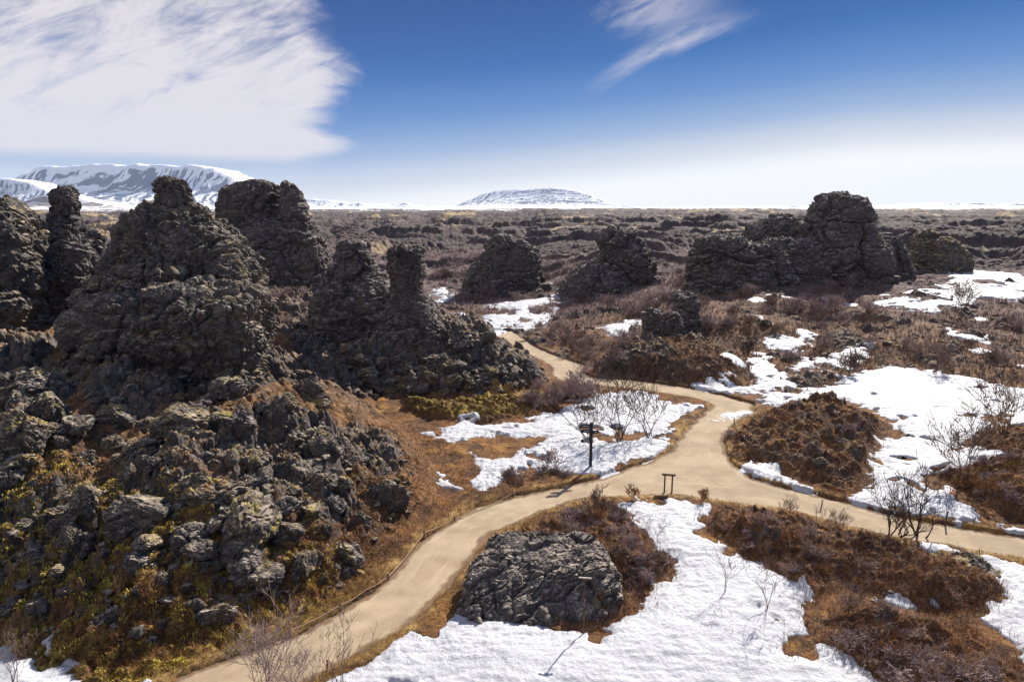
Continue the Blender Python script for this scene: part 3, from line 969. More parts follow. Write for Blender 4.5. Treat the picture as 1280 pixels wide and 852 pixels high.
BM = [boulder_mesh(200 + i, 5, [M_ROCK, M_ROCKM, M_ROCKD, M_ROCK, M_ROCKM, M_ROCK][i]) for i in range(6)]


def boulders(pts, sizes, label, group, sink=0.25):
    pts = np.array(pts)
    z = zground(pts[:, 0], pts[:, 1])
    for (x, y), zz, s in zip(pts, z, sizes):
        o = bpy.data.objects.new('lava_boulder', RND.choice(BM))
        COL.objects.link(o)
        o.location = (x, y, zz - 0.0 + s * (0.35 - sink))
        o.rotation_euler = (RND.uniform(-0.4, 0.4), RND.uniform(-0.4, 0.4), RND.uniform(0, 6.28))
        o.scale = (s, s * RND.uniform(0.8, 1.1), s * RND.uniform(0.75, 1.15))
        tag(o, label, 'boulder', group)


def scatter_px(n, poly, smin, smax, rnd):
    """random photo points inside a polygon -> where they land on the ground"""
    P = np.array(poly, float)
    lo, hi = P.min(0), P.max(0)
    out = []
    while len(out) < n:
        q = rnd.uniform(lo, hi, size=(n * 3, 2))
        d = poly_sdf(q[:, 0], q[:, 1], P, 2)
        out += [tuple(p) for p in q[d > 0]]
    out = out[:n]
    w = march([p[0] for p in out], [p[1] for p in out])
    s = smin * (smax / smin) ** (rnd.uniform(0, 1, n) ** 2.0)
    return w[:, :2], s


RS1 = np.random.RandomState(5)
p, s = scatter_px(136, [(0, 470), (120, 460), (330, 470), (470, 560), (500, 640), (440, 700), (330, 720), (150, 700), (0, 640)], 0.32, 1.25, RS1)
boulders(p, s, 'dark rough lava boulder lying on the left slope below the tallest pillar', 'lava boulders on the left slope')
p, s = scatter_px(66, [(0, 640), (200, 690), (430, 700), (360, 760), (200, 800), (60, 790), (0, 770)], 0.16, 0.6, RS1)
boulders(p, s, 'mossy lava boulder on the low yellow green foot of the left slope', 'mossy boulders at the foot of the left slope')
p, s = scatter_px(58, [(360, 400), (470, 390), (560, 400), (640, 430), (680, 470), (600, 492), (480, 490), (400, 470)], 0.3, 1.1, RS1)
boulders(p, s, 'angular dark lava boulder on the rubble hill under the square column', 'boulders on the dark rubble hill')
p, s = scatter_px(20, [(770, 400), (1000, 380), (1100, 390), (1140, 420), (1000, 420), (900, 430), (800, 440)], 0.25, 0.8, RS1)
boulders(p, s, 'dark lava boulder among brown shrubs below the largest right crag', 'boulders on the brown right hillside')
p, s = scatter_px(12, [(930, 540), (1000, 510), (1080, 520), (1080, 580), (1040, 605), (960, 580)], 0.15, 0.45, RS1)
boulders(p, s, 'flat brown lava boulder bedded in the heath mound inside the path fork', 'boulders on the mound inside the fork')
p, s = scatter_px(8, [(650, 700), (780, 700), (800, 740), (740, 780), (600, 765), (575, 770)], 0.10, 0.3, RS1)
boulders(p, s, 'small lichened boulder around the black cracked slab', 'boulders around the black slab')

def rubble(n, poly, smin, smax, seed, mat, label, cond):
    """stones too many to count, as one mesh"""
    rs = np.random.RandomState(seed)
    w, s = scatter_px(n, poly, smin, smax, rs)
    q = surface(w[:, 0], w[:, 1])
    ok = cond(q)
    w, s, z = w[ok], s[ok], q['z'][ok]
    protos = []
    for i in range(7):
        bm = bmesh.new(); bmesh.ops.create_icosphere(bm, subdivisions=3, radius=1.0)
        co = np.array([v.co for v in bm.verts]); F = np.array([[v.index for v in f.verts] for f in bm.faces]); bm.free()
        for _ in range(8):
            d = rs.normal(size=3); d /= np.linalg.norm(d)
            k = rs.uniform(0.45, 0.8)
            co = co - np.outer(np.maximum(co @ d - k, 0) * 0.95, d)
        N = co / np.linalg.norm(co, axis=1)[:, None]
        co = co * np.array([1.1, 0.9, 0.8]) + N * (blocks3(co * 1.3, seed + i) * 0.3)[:, None]
        protos.append((co, F))
    V, F, o = [], [], 0
    for (x, y), zz, sc in zip(w, z, s):
        co, f = protos[rs.randint(7)]
        a, b = rs.uniform(0, 6.28), rs.uniform(-0.6, 0.6)
        R = np.array([[math.cos(a), -math.sin(a), 0], [math.sin(a), math.cos(a), 0], [0, 0, 1]]) @ np.array([[1, 0, 0], [0, math.cos(b), -math.sin(b)], [0, math.sin(b), math.cos(b)]])
        V.append((co * sc) @ R.T + np.array([x, y, zz + 0.12 * sc])); F.append(f + o); o += len(co)
    ob = link_mesh('rubble', np.concatenate(V), np.concatenate(F), mat)
    tag(ob, label, kind='stuff')


nosn = lambda q: (q['sn'] < 0.1) & (q['sp'] < -0.5)
rubble(1300, [(0, 460), (330, 450), (500, 560), (530, 620), (430, 740), (200, 810), (0, 780)], 0.06, 0.24, 61, M_ROCK, 'loose lava rubble strewn over the left slope', nosn)
rubble(420, [(350, 400), (640, 420), (690, 475), (600, 500), (400, 500)], 0.12, 0.4, 62, M_ROCKD, 'loose dark rubble on the hill under the square column', nosn)
rubble(260, [(720, 400), (1100, 370), (1280, 400), (1280, 470), (940, 470), (760, 470)], 0.12, 0.4, 63, M_ROCKM, 'loose lava stones on the brown right hillside', nosn)
rubble(160, [(600, 660), (800, 650), (1280, 740), (1280, 850), (1080, 840), (800, 760), (600, 770), (920, 560), (1090, 540)], 0.04, 0.14, 64, M_ROCK, 'small lava stones in the front heath', nosn)

# ------------------------------------------------------------------ bare shrubs
class Tubes:
    def __init__(self):
        self.seg = []

    def add(self, p0, p1, r0, r1):
        self.seg.append((*p0, *p1, r0, r1))

    def mesh(self, name, mat, sides=3):
        A = np.array(self.seg)
        p0, p1, r0, r1 = A[:, 0:3], A[:, 3:6], A[:, 6], A[:, 7]
        d = p1 - p0
        d /= np.maximum(np.linalg.norm(d, axis=1), 1e-6)[:, None]
        ref = np.where(np.abs(d[:, 2:3]) < 0.9, np.array([[0, 0, 1.0]]), np.array([[1.0, 0, 0]]))
        u = np.cross(d, ref); u /= np.linalg.norm(u, axis=1)[:, None]
        w = np.cross(d, u)
        rings = []
        for p, r in ((p0, r0), (p1, r1)):
            for k in range(sides):
                t = 2 * math.pi * k / sides
                rings.append(p + (u * math.cos(t) + w * math.sin(t)) * r[:, None])
        V = np.stack(rings, 1).reshape(-1, 3)
        base = np.arange(len(A))[:, None] * (2 * sides)
        F = []
        for k in range(sides):
            k2 = (k + 1) % sides
            F.append(np.concatenate([base + k, base + k2, base + sides + k2, base + sides + k], 1))
        F = np.stack(F, 1).reshape(-1, 4)
        me_o = link_mesh(name, V, F, mat)
        return me_o


def grow(tb, p, d, length, r, depth, rnd, wander=0.25, droop=0.0, steps=4, kids=(2, 4), thin=0.6, rmin=0.004):
    """a crooked limb that forks; directions wander so nothing is straight"""
    p = Vector(p); d = Vector(d).normalized()
    L = length / steps
    for i in range(steps):
        r2 = max(rmin, r * (1 - 0.45 * (i + 1) / steps))
        d = (d + Vector((rnd.gauss(0, wander), rnd.gauss(0, wander), rnd.gauss(0, wander) + 0.10 - droop))).normalized()
        q = p + d * L
        tb.add(p, q, max(rmin, r * (1 - 0.45 * i / steps)), r2)
        p = q
        if depth > 0 and i >= 1:
            for _ in range(rnd.randint(*kids) if i == steps - 1 else rnd.randint(0, 2)):
                a = rnd.uniform(0, 6.28)
                s = Vector((math.cos(a), math.sin(a), rnd.uniform(-0.1, 0.7)))
                grow(tb, p, d * 0.9 + s * 0.75, length * rnd.uniform(0.45, 0.75), max(rmin, r2 * thin), depth - 1, rnd, wander, droop, max(3, steps - 1), kids, thin, rmin)


def shrub(name, seed, mat, stems, height, spread, depth, r, wander=0.22, rmin=0.004, lean=0.7, disc=0.1, sides=3):
    rnd = random.Random(seed)
    tb = Tubes()
    for _ in range(stems):
        a = rnd.uniform(0, 6.28)
        k = rnd.uniform(0.1, 1.0) * lean
        rr = disc * math.sqrt(rnd.random())
        ph = rnd.uniform(0, 6.28)
        grow(tb, (math.cos(ph) * rr, math.sin(ph) * rr, -0.08), (math.cos(a) * k, math.sin(a) * k, 1), height * rnd.uniform(0.4, 0.62), r * rnd.uniform(0.7, 1.1), depth, rnd, wander, 0.0, 4, (2, 3), 0.62, rmin)
    o = tb.mesh(name, mat, sides)
    return o


def place(o, u=None, v=None, xy=None, rz=0, s=1.0, dz=-0.03):
    if xy is None:
        xy = march([u], [v])[0][:2]
    z = float(zground([xy[0]], [xy[1]])[0])
    o.location = (xy[0], xy[1], z + dz)
    o.rotation_euler = (0, 0, rz)
    o.scale = (s, s, s)
    return o


# the birch by the right branch of the path: two clumps of stems from one root
def birch():
    rnd = random.Random(77)
    tb = Tubes()
    for bx, by, n, hh in ((-0.32, 0, 5, 3.0), (0.62, -0.15, 4, 2.9)):
        for k in range(n):
            a = rnd.uniform(0, 6.28)
            ln = rnd.uniform(0.15, 0.75)
            grow(tb, (bx + rnd.uniform(-.12, .12), by + rnd.uniform(-.1, .1), -0.25), (math.cos(a) * ln + (0.25 if bx > 0 else -0.05), math.sin(a) * ln * 0.7, 1), hh * rnd.uniform(0.42, 0.6), rnd.uniform(0.03, 0.05), 3, rnd, 0.16, 0.0, 5, (2, 3), 0.6, 0.0055)
    return tb.mesh('birch_tree', M_TWIGD, 4)


b = place(birch(), 1125, 668, s=1.12)
tag(b, 'largest bare birch with crooked stems beside the right branch of the path', 'tree')

tall = [  # u, v, scale, seed, material, stems, height, label
    (330, 868, 1.0, 301, M_TWIGP, 9, 2.6, 'pale bare birch sapling in front of the path at the bottom border'),
    (372, 872, 0.8, 302, M_TWIGP, 8, 2.0, 'thin upright twigs right of the pale sapling at the bottom border'),
    (425, 862, 0.9, 303, M_TWIG, 4, 2.0, 'slim forked twigs standing at the snow edge by the lower path'),
    (775, 552, 1.0, 304, M_TWIGD, 7, 3.9, 'bare crooked birch growing in the snow behind the signpost'),
    (735, 548, 1.0, 305, M_TWIGD, 4, 3.4, 'thin bare birch just left of the signpost top'),
    (812, 548, 1.0, 306, M_TWIGD, 5, 3.4, 'bare birch at the right end of the snow behind the signpost'),
    (690, 590, 0.9, 307, M_TWIGP, 7, 1.5, 'grey bush on the snow left of the signpost'),
    (1205, 590, 1.1, 308, M_TWIG, 9, 2.8, 'bare grey bush leaning over the snow at the right border bank'),
    (1250, 545, 1.1, 309, M_TWIG, 8, 3.2, 'bare bush with pale stems high on the right bank'),
    (1200, 392, 1.3, 310, M_TWIG, 9, 2.5, 'wide bare bush beside the far right snow patch'),
    (905, 745, 0.8, 311, M_TWIG, 2, 2.0, 'single bent bare stem standing in the front snow'),
    (960, 765, 0.8, 312, M_TWIG, 3, 2.2, 'thin forked sapling in the snow near the heath mound'),
    (820, 672, 0.7, 313, M_TWIG, 2, 1.6, 'forked bare stem in the snow right of the black slab'),
    (748, 640, 0.9, 314, M_TWIG, 4, 1.6, 'dark forked sapling at the path edge under the signpost'),
    (1010, 690, 0.8, 315, M_TWIG, 4, 1.9, 'tall thin twigs on top of the front heath mound'),
    (20, 862, 0.8, 316, M_TWIG, 4, 1.9, 'bare twigs in the snow of the bottom left corner'),
    (1060, 770, 0.8, 317, M_TWIG, 6, 1.5, 'tangled bare bush over the gap between two front heath mounds'),
    (720, 505, 1.1, 318, M_TWIGP, 9, 2.0, 'misty grey bush at the bend of the upper path'),
    (930, 452, 1.1, 319, M_TWIGD, 12, 2.4, 'dense dark purple bush on the hillside above the upper path'),
    (1060, 470, 1.1, 320, M_TWIG, 9, 1.8, 'bare bush at the top of the long right snowfield'),
    (1180, 468, 1.2, 321, M_TWIG, 12, 2.2, 'broad dark bush behind the long right snowfield'),
    (985, 645, 0.8, 322, M_TWIG, 6, 1.1, 'low twigs at the path edge left of the largest birch'),
    (1045, 660, 0.8, 323, M_TWIG, 7, 1.2, 'small bare shrub close to the left of the largest birch'),
    (880, 628, 0.8, 324, M_TWIGR, 5, 0.9, 'thin reddish twigs on the path edge right of the info table'),
    (790, 626, 0.8, 325, M_TWIGR, 5, 0.9, 'thin reddish twigs on the path edge left of the info table'),
]
for (u, v, s, sd, mt, st, hh, lb) in tall:
    o = shrub('bare_shrub', sd, mt, st, hh, 1, 3 if st < 10 else 2, 0.036 if hh > 3 else (0.022 if hh > 1.5 else 0.012), 0.2, 0.0055 if v > 640 else (0.011 if v > 520 else 0.014), 0.55, 0.18)
    place(o, u, v, rz=sd, s=s)
    tag(o, lb, 'shrub')

# low thickets: six templates, copied
THK = [shrub('thicket_shrub', 400 + i, [M_TWIGR, M_TWIG, M_TWIGP, M_TWIG, M_TWIGP, M_TWIGP][i], 20, 0.9, 1, 2, 0.016, 0.28, 0.012, 1.4, 0.5) for i in range(6)]
FARTHK = [shrub('thicket_shrub', 420 + i, M_TWIGP if i != 1 else M_TWIG, 20, 1.7, 1, 2, 0.020, 0.25, 0.015, 0.9, 0.6) for i in range(3)]
used_t = set()


def thickets(n, poly, src, smin, smax, label, group, seed, avoid_snow=True):
    rs = np.random.RandomState(seed)
    p, s = scatter_px(n, poly, smin, smax, rs)
    q = surface(p[:, 0], p[:, 1])
    z = np.maximum(q['z'], np.where(q['sn'] > 0.05, q['zs'], -99))
    for (x, y), zz, sc, sn, sp in zip(p, z, s, q['sn'], q['sp']):
        if sp > -0.35 or (avoid_snow and sn > 0.35):
            continue
        t = src[rs.randint(len(src))]
        if t.name in used_t:
            o = t.copy(); COL.objects.link(o)
        else:
            o = t; used_t.add(t.name)
        o.location = (x, y, zz - 0.05)
        o.rotation_euler = (rs.uniform(-.15, .15), rs.uniform(-.15, .15), rs.uniform(0, 6.28))
        o.scale = (sc * rs.uniform(.9, 1.3), sc * rs.uniform(.9, 1.3), sc * rs.uniform(0.7, 1.0))
        tag(o, label, 'shrub', group)


thickets(26, [(690, 645), (760, 630), (800, 660), (805, 690), (836, 708), (800, 735), (760, 690), (700, 665)], THK, 0.5, 0.8, 'tangled brown thicket shrub on the mound behind the black slab', 'thicket on the black slab mound', 1)
thickets(14, [(620, 600), (690, 580), (740, 575), (760, 590), (720, 604), (650, 615)], THK, 0.5, 0.85, 'brown thicket shrub along the path edge left of the signpost', 'thicket left of the signpost', 2)
thickets(22, [(880, 650), (905, 640), (1000, 655), (1090, 680), (1090, 735), (1000, 725), (950, 700)], THK, 0.4, 0.75, 'low brown thicket shrub on the front heath mound left of the largest birch', 'thicket on the front heath mound', 3)
thickets(30, [(1020, 775), (1060, 750), (1110, 770), (1200, 785), (1280, 840), (1280, 870), (1120, 870), (1080, 835)], THK, 0.5, 0.85, 'tangled grey brown thicket shrub in the bottom right corner', 'thicket in the bottom right corner', 4)
thickets(18, [(910, 570), (915, 540), (960, 512), (1080, 515), (1105, 530), (1080, 545), (960, 540)], THK, 0.4, 0.65, 'low thicket shrub on the mound inside the path fork', 'thicket on the mound inside the fork', 5)
thickets(14, [(1215, 545), (1280, 530), (1280, 650), (1240, 640), (1180, 590)], THK, 0.5, 0.9, 'dark thicket shrub on the bank at the right border', 'thicket on the right bank', 6)
thickets(46, [(760, 350), (860, 350), (1000, 350), (1090, 360), (1100, 400), (1000, 430), (880, 420), (790, 400), (700, 400)], FARTHK, 0.8, 1.4, 'misty grey purple shrub on the hillside below the right crags', 'shrubs on the hillside below the right crags', 7)
thickets(40, [(640, 420), (700, 400), (790, 410), (800, 440), (730, 470), (700, 460)], FARTHK, 0.6, 1.1, 'grey purple shrub along the winding upper path', 'shrubs along the winding upper path', 8)
thickets(22, [(900, 430), (1100, 420), (1280, 400), (1280, 470), (1150, 460), (1090, 440), (950, 470)], FARTHK, 0.5, 0.95, 'brown shrub on the hillside behind the long right snowfield', 'shrubs behind the long right snowfield', 9)
thickets(26, [(540, 330), (600, 330), (700, 340), (740, 350), (700, 370), (560, 385)], FARTHK, 0.8, 1.4, 'hazy bare shrub around the two humped crag', 'shrubs around the two humped crag', 10)
thickets(14, [(330, 370), (400, 370), (400, 400), (340, 410)], FARTHK, 0.4, 0.8, 'bare shrub in the hollow right of the tallest pillar', 'shrubs in the hollow by the tallest pillar', 11)
thickets(26, [(660, 480), (735, 485), (770, 500), (720, 515), (660, 505)], FARTHK, 0.45, 0.8, 'grey shrub between the upper path and the snow behind the signpost', 'shrubs below the bend of the upper path', 12)

# ------------------------------------------------------------------ heath: uncountable tufts, one object per kind of growth
def rs_clump(q):
    return perlin2(q['x'] / 1.1, q['y'] / 0.7, 201) + 0.5 * perlin2(q['x'] / 0.4, q['y'] / 0.4, 202) + 0.05


def tufts(name, n, poly, mat, hmin, hmax, blades, seed, cond, rad=0.006, label=None):
    rs = np.random.RandomState(seed)
    w, _ = scatter_px(n, poly, 1, 1, rs)
    # scatter by photo point, then jitter in plan so that nothing lines up
    x = w[:, 0] + rs.normal(0, 0.25, n); y = w[:, 1] + rs.normal(0, 0.4, n)
    q = surface(x, y)
    ok = cond(q)
    x, y, z = x[ok], y[ok], q['z'][ok]
    m = len(x)
    X, Y, Z = np.repeat(x, blades), np.repeat(y, blades), np.repeat(z, blades)
    k = m * blades
    a = rs.uniform(0, 6.28, k)
    L = rs.uniform(hmin, hmax, k)
    tilt = np.abs(rs.normal(0.75, 0.4, k))
    dx, dy, dz = np.cos(a) * np.sin(tilt), np.sin(a) * np.sin(tilt), np.abs(np.cos(tilt))
    bx, by = X + rs.normal(0, 0.06, k), Y + rs.normal(0, 0.06, k)
    wdt = rad * np.clip(np.hypot(X, Y) / 25, 0.8, 3)
    px, py = -np.sin(a) * wdt, np.cos(a) * wdt
    P0 = np.stack([bx - px, by - py, Z - 0.03], 1)
    P1 = np.stack([bx + px, by + py, Z - 0.03], 1)
    mid = np.stack([bx + dx * L * 0.55, by + dy * L * 0.55, Z + dz * L * 0.65], 1)
    P2 = mid + np.stack([px, py, 0 * px], 1) * 0.7
    P3 = mid - np.stack([px, py, 0 * px], 1) * 0.7
    tip = np.stack([bx + dx * L, by + dy * L, Z + dz * L * 0.9], 1)
    P4 = tip + np.stack([px, py, 0 * px], 1) * 0.25
    P5 = tip - np.stack([px, py, 0 * px], 1) * 0.25
    V = np.stack([P0, P1, P2, P3, P4, P5], 1).reshape(-1, 3)
    b_ = np.arange(k)[:, None] * 6
    F = np.concatenate([b_ + np.array([[0, 1, 2, 3]]), b_ + np.array([[3, 2, 4, 5]])], 0)
    o = link_mesh(name, V, F, mat, smooth=False)
    tag(o, label, kind='stuff')
    return o


tufts('heather', 16000, [(540, 500), (900, 500), (1290, 500), (1290, 860), (560, 860), (560, 700)], M_TWIGR, 0.10, 0.34, 5, 21,
      lambda q: (q['sn'] < 0.15) & (q['sp'] < -0.3) & ((q['heath_in'] > -0.3)), label='low brown heather covering the mounds between the snow')
tufts('heather', 9000, [(380, 500), (540, 540), (640, 600), (640, 625), (520, 690), (420, 770), (200, 850), (100, 850), (60, 780), (330, 700)], M_TWIGR, 0.08, 0.26, 4, 22,
      lambda q: (q['sn'] < 0.1) & (q['sp'] < -0.3) & (q['rock'] < 0.6), label='low brown heather on the foot of the left slope')
tufts('heather', 12000, [(0, 470), (130, 460), (340, 470), (420, 500), (540, 560), (520, 640), (440, 730), (300, 790), (100, 780), (0, 700)], twig_mat('rusty moss', (0.15, 0.075, 0.026), (0.50, 0.30, 0.105)), 0.04, 0.14, 5, 31,
      lambda q: (q['sn'] < 0.1) & (q['sp'] < -0.3) & (rs_clump(q) < -0.02), rad=0.014, label='rusty dry moss and grass between the rocks of the left slope')
tufts('dry_grass', 9000, [(180, 880), (380, 770), (480, 690), (600, 620), (740, 590), (740, 640), (600, 720), (460, 840), (400, 880)], M_STRAW, 0.06, 0.2, 5, 23,
      lambda q: (q['sn'] < 0.1) & (q['sp'] < -0.08) & (q['sp'] > -1.0), rad=0.005, label='dry golden grass along the edges of the lower path')
tufts('dry_grass', 5000, [(740, 590), (900, 490), (940, 500), (960, 590), (1290, 660), (1290, 720), (1000, 660), (880, 640)], M_STRAW, 0.06, 0.2, 5, 24,
      lambda q: (q['sn'] < 0.1) & (q['sp'] < -0.08) & (q['sp'] > -0.7), rad=0.005, label='dry golden grass along the edges of the path fork')
tufts('scrub', 9000, [(690, 400), (860, 370), (1100, 360), (1290, 360), (1290, 480), (940, 490), (720, 470)], M_TWIG, 0.2, 0.6, 5, 25,
      lambda q: (q['sn'] < 0.1) & (q['sp'] < -0.3) & (q['rock'] < 0.7), rad=0.007, label='brown scrub covering the hillside beyond the upper path')
tufts('scrub', 7000, [(530, 310), (640, 320), (860, 330), (860, 370), (700, 400), (560, 390)], M_TWIGP, 0.3, 0.9, 5, 26,
      lambda q: (q['sn'] < 0.1) & (q['sp'] < -0.3), rad=0.008, label='greyish scrub covering the flat ground in the middle distance')

tufts('heather', 9000, [(560, 500), (900, 500), (1290, 500), (1290, 860), (560, 860), (560, 700)], M_TWIGP, 0.10, 0.36, 3, 27,
      lambda q: (q['sn'] < 0.1) & (q['sp'] < -0.3) & ((q['heath_in'] > -0.2)), rad=0.005, label='pale dead twigs standing in the heath between the snow')
tufts('moss', 16000, [(0, 560), (250, 620), (430, 690), (380, 770), (200, 850), (100, 850), (0, 790)], twig_mat('olive moss', (0.14, 0.085, 0.020), (0.62, 0.48, 0.10)), 0.03, 0.085, 6, 28,
      lambda q: (q['sn'] < 0.1) & (q['sp'] < -0.3) & (rs_clump(q) > 0.0), rad=0.02, label='yellow green moss cushions on the foot of the left slope')

tufts('dead_twigs', 6500, [(530, 490), (870, 490), (1290, 480), (1290, 850), (420, 850), (700, 640)], M_TWIGD, 0.12, 0.5, 3, 29,
      lambda q: (q['sn'] > 0.0) & (q['sn'] < 0.9) & (q['sp'] < -0.3), rad=0.008, label='dark dead twigs poking through the edges of the snow')

# ------------------------------------------------------------------ things by the path
def box(bm, c, s, rot=None):
    r = bmesh.ops.create_cube(bm, size=1.0)
    M = Matrix.Translation(c) @ (rot if rot is not None else Matrix.Identity(4)) @ Matrix.Diagonal((*s, 1))
    bmesh.ops.transform(bm, matrix=M, verts=r['verts'])
    return r['verts']


def bm_obj(name, bm, mat, parent=None, bevel=0.006):
    if bevel:
        bmesh.ops.bevel(bm, geom=bm.edges[:], offset=bevel, segments=2, affect='EDGES', profile=0.5)
    me = bpy.data.meshes.new(name)
    bm.to_mesh(me); bm.free()
    me.materials.append(mat)
    o = bpy.data.objects.new(name, me)
    COL.objects.link(o)
    if parent: o.parent = parent
    return o


def cyl(bm, p0, p1, r0, r1, seg=10):
    p0, p1 = Vector(p0), Vector(p1)
    d = p1 - p0
    r = bmesh.ops.create_cone(bm, cap_ends=True, segments=seg, radius1=r0, radius2=r1, depth=d.length)
    M = Matrix.Translation((p0 + p1) / 2) @ d.to_track_quat('Z', 'Y').to_matrix().to_4x4()
    bmesh.ops.transform(bm, matrix=M, verts=r['verts'])


def at(u, v):
    w = march([u], [v])[0]
    return Vector((w[0], w[1], float(zground([w[0]], [w[1]])[0])))


# signpost with finger boards
sp_ = at(738, 586)
sg = empty('signpost', sp_)
tag(sg, 'dark signpost with finger boards standing by the path junction', 'signpost')
PH = 58 / FPX * (sp_.y * CP) / CP * 1.0 + 0.1
bm = bmesh.new(); box(bm, (0, 0, PH / 2 - 0.1), (0.15, 0.15, PH + 0.2)); bm_obj('post', bm, M_POST, sg)


def finger(zc, side, length, h, ang, lines):
    R = Matrix.Rotation(ang, 4, 'Z')
    bm = bmesh.new()
    x0 = side * 0.05
    x1 = side * (0.05 + length)
    tipx = side * (length + 0.05 + h * 0.35)
    t = 0.02
    pr = [(x0, -h / 2), (x1, -h / 2), (tipx, 0), (x1, h / 2), (x0, h / 2)]
    fr = [bm.verts.new((x, -0.085 - t, zc + z)) for x, z in pr]
    bk = [bm.verts.new((x, -0.085 + t, zc + z)) for x, z in pr]
    bm.faces.new(fr); bm.faces.new(bk[::-1])
    for i in range(5):
        j = (i + 1) % 5
        bm.faces.new((fr[j], fr[i], bk[i], bk[j]))
    bmesh.ops.recalc_face_normals(bm, faces=bm.faces[:])
    bmesh.ops.transform(bm, matrix=R, verts=bm.verts[:])
    bd = bm_obj('sign_board', bm, M_BOARD, sg, 0)
    bm = bmesh.new()
    rr = random.Random(int(zc * 100) + side)
    for k in range(lines):
        zz = zc + h * (0.22 - 0.4 * k) if lines > 1 else zc
        x = 0.16
        end = length * rr.uniform(0.75, 0.95)
        while x < end:
            wd = rr.uniform(0.02, 0.05)
            box(bm, (side * (x + wd / 2), -0.085 - t - 0.004, zz), (wd, 0.004, h * 0.2))
            x += wd + rr.choice([0.012, 0.014, 0.04])
    bmesh.ops.transform(bm, matrix=R, verts=bm.verts[:])
    bm_obj('lettering', bm, M_LETTER, bd, 0)


s_ = PH / 58.0
finger((585 - 531) * s_, -1, 0.52, 0.20, math.radians(8), 1)
finger((585 - 537.5) * s_, -1, 0.50, 0.17, math.radians(4), 1)
finger((585 - 550) * s_, -1, 0.50, 0.18, math.radians(12), 2)
finger((585 - 539.5) * s_, 1, 0.32, 0.18, math.radians(22), 1)

# reading table with two legs
tp = at(835, 616)
tb_ = empty('info_table', tp)
tag(tb_, 'brown wooden information table on two legs at the edge of the path junction', 'information table')
for sx in (-0.18, 0.18):
    bm = bmesh.new(); box(bm, (sx, 0, 0.48), (0.075, 0.09, 1.16)); bm_obj('leg', bm, M_WOOD, tb_)
bm = bmesh.new(); box(bm, (0, 0.02, 1.10), (0.66, 0.42, 0.06), Matrix.Rotation(math.radians(-28), 4, 'X')); bm_obj('table_top', bm, M_WOOD, tb_)
tb_.rotation_euler.z = math.radians(-12)

# thin marker pole with a pale cap in front of the slab
mp = at(729, 792)
mk_ = empty('marker_pole', mp)
tag(mk_, 'thin crooked marker pole with a pale flat cap in front of the black slab', 'pole')
MH = 76 / FPX * 22.5
bm = bmesh.new()
pts = [(0, 0, -0.2), (0.02, 0, MH * 0.3), (-0.02, 0, MH * 0.55), (0.0, 0, MH * 0.8), (0.02, 0, MH)]
for a_, b_ in zip(pts[:-1], pts[1:]):
    cyl(bm, a_, b_, 0.024, 0.02, 8)
bm_obj('pole', bm, M_WOOD, mk_, 0)
bm = bmesh.new(); box(bm, (0.02, 0, MH + 0.03), (0.42, 0.08, 0.04), Matrix.Rotation(math.radians(4), 4, 'Y')); bm_obj('cap', bm, M_PALE, mk_, 0.02)
bm = bmesh.new(); box(bm, (0.02, 0, MH - 0.03), (0.12, 0.06, 0.05)); bm_obj('bracket', bm, M_WOOD, mk_, 0.01)


def rope_fence(name, px, label, hgt=0.55, mats=None, sag=0.12):
    P = [at(u, v) for u, v in px]
    e = empty(name, P[0])
    tag(e, label, 'rope fence')
    tops = []
    for i, p_ in enumerate(P):
        bm = bmesh.new()
        q = p_ - P[0]
        cyl(bm, (q.x, q.y, q.z - 0.25), (q.x + RND.uniform(-.03, .03), q.y, q.z + hgt), 0.035, 0.03, 9)
        bm_obj('post', bm, (mats or {}).get(i, M_WOOD), e, 0)
        tops.append(q + Vector((0, 0, hgt - 0.1)))
    for a_, b_ in zip(tops[:-1], tops[1:]):
        tb = Tubes()
        n = 16
        L = (b_ - a_).length
        pr = None
        for k in range(n + 1):
            t = k / n
            c = a_.lerp(b_, t)
            c.z -= sag * 4 * t * (1 - t) * min(2.2, L / 4)
            g = float(zground([c.x + P[0].x], [c.y + P[0].y])[0]) - P[0].z + 0.03
            c.z = max(c.z, g)
            if pr is not None: tb.add(pr, c, 0.022, 0.022)
            pr = c
        o = tb.mesh('rope', M_ROPE, 6)
        o.parent = e
    return e


rope_fence('rope_fence', [(362, 796), (425, 762), (486, 724), (530, 672), (568, 651), (643, 619)], 'low rope fence on short stakes along the left edge of the lower path', 0.38, {5: M_PALE})
rope_fence('rope_fence', [(918, 530), (932, 556), (968, 570)], 'rope fence with short stakes climbing the mound inside the path fork', 0.5)
for (u, v, hh, lb, mt) in [(1181, 656, 0.75, 'leaning dark stake at the far edge of the path right of the largest birch', M_WOOD),
                           (1026, 634, 0.5, 'short pale stake on the path edge below the mound inside the fork', M_PALE),
                           (408, 838, 0.5, 'short yellowish stake between the lower path and the front snow', M_ROPE)]:
    p_ = at(u, v)
    bm = bmesh.new()
    cyl(bm, (0, 0, -0.2), (0.05, 0, hh), 0.045, 0.035, 9)
    box(bm, (0.05, 0, hh + 0.03), (0.07, 0.07, 0.06))
    o = bm_obj('stake', bm, mt, None, 0)
    o.location = p_
    tag(o, lb, 'stake')

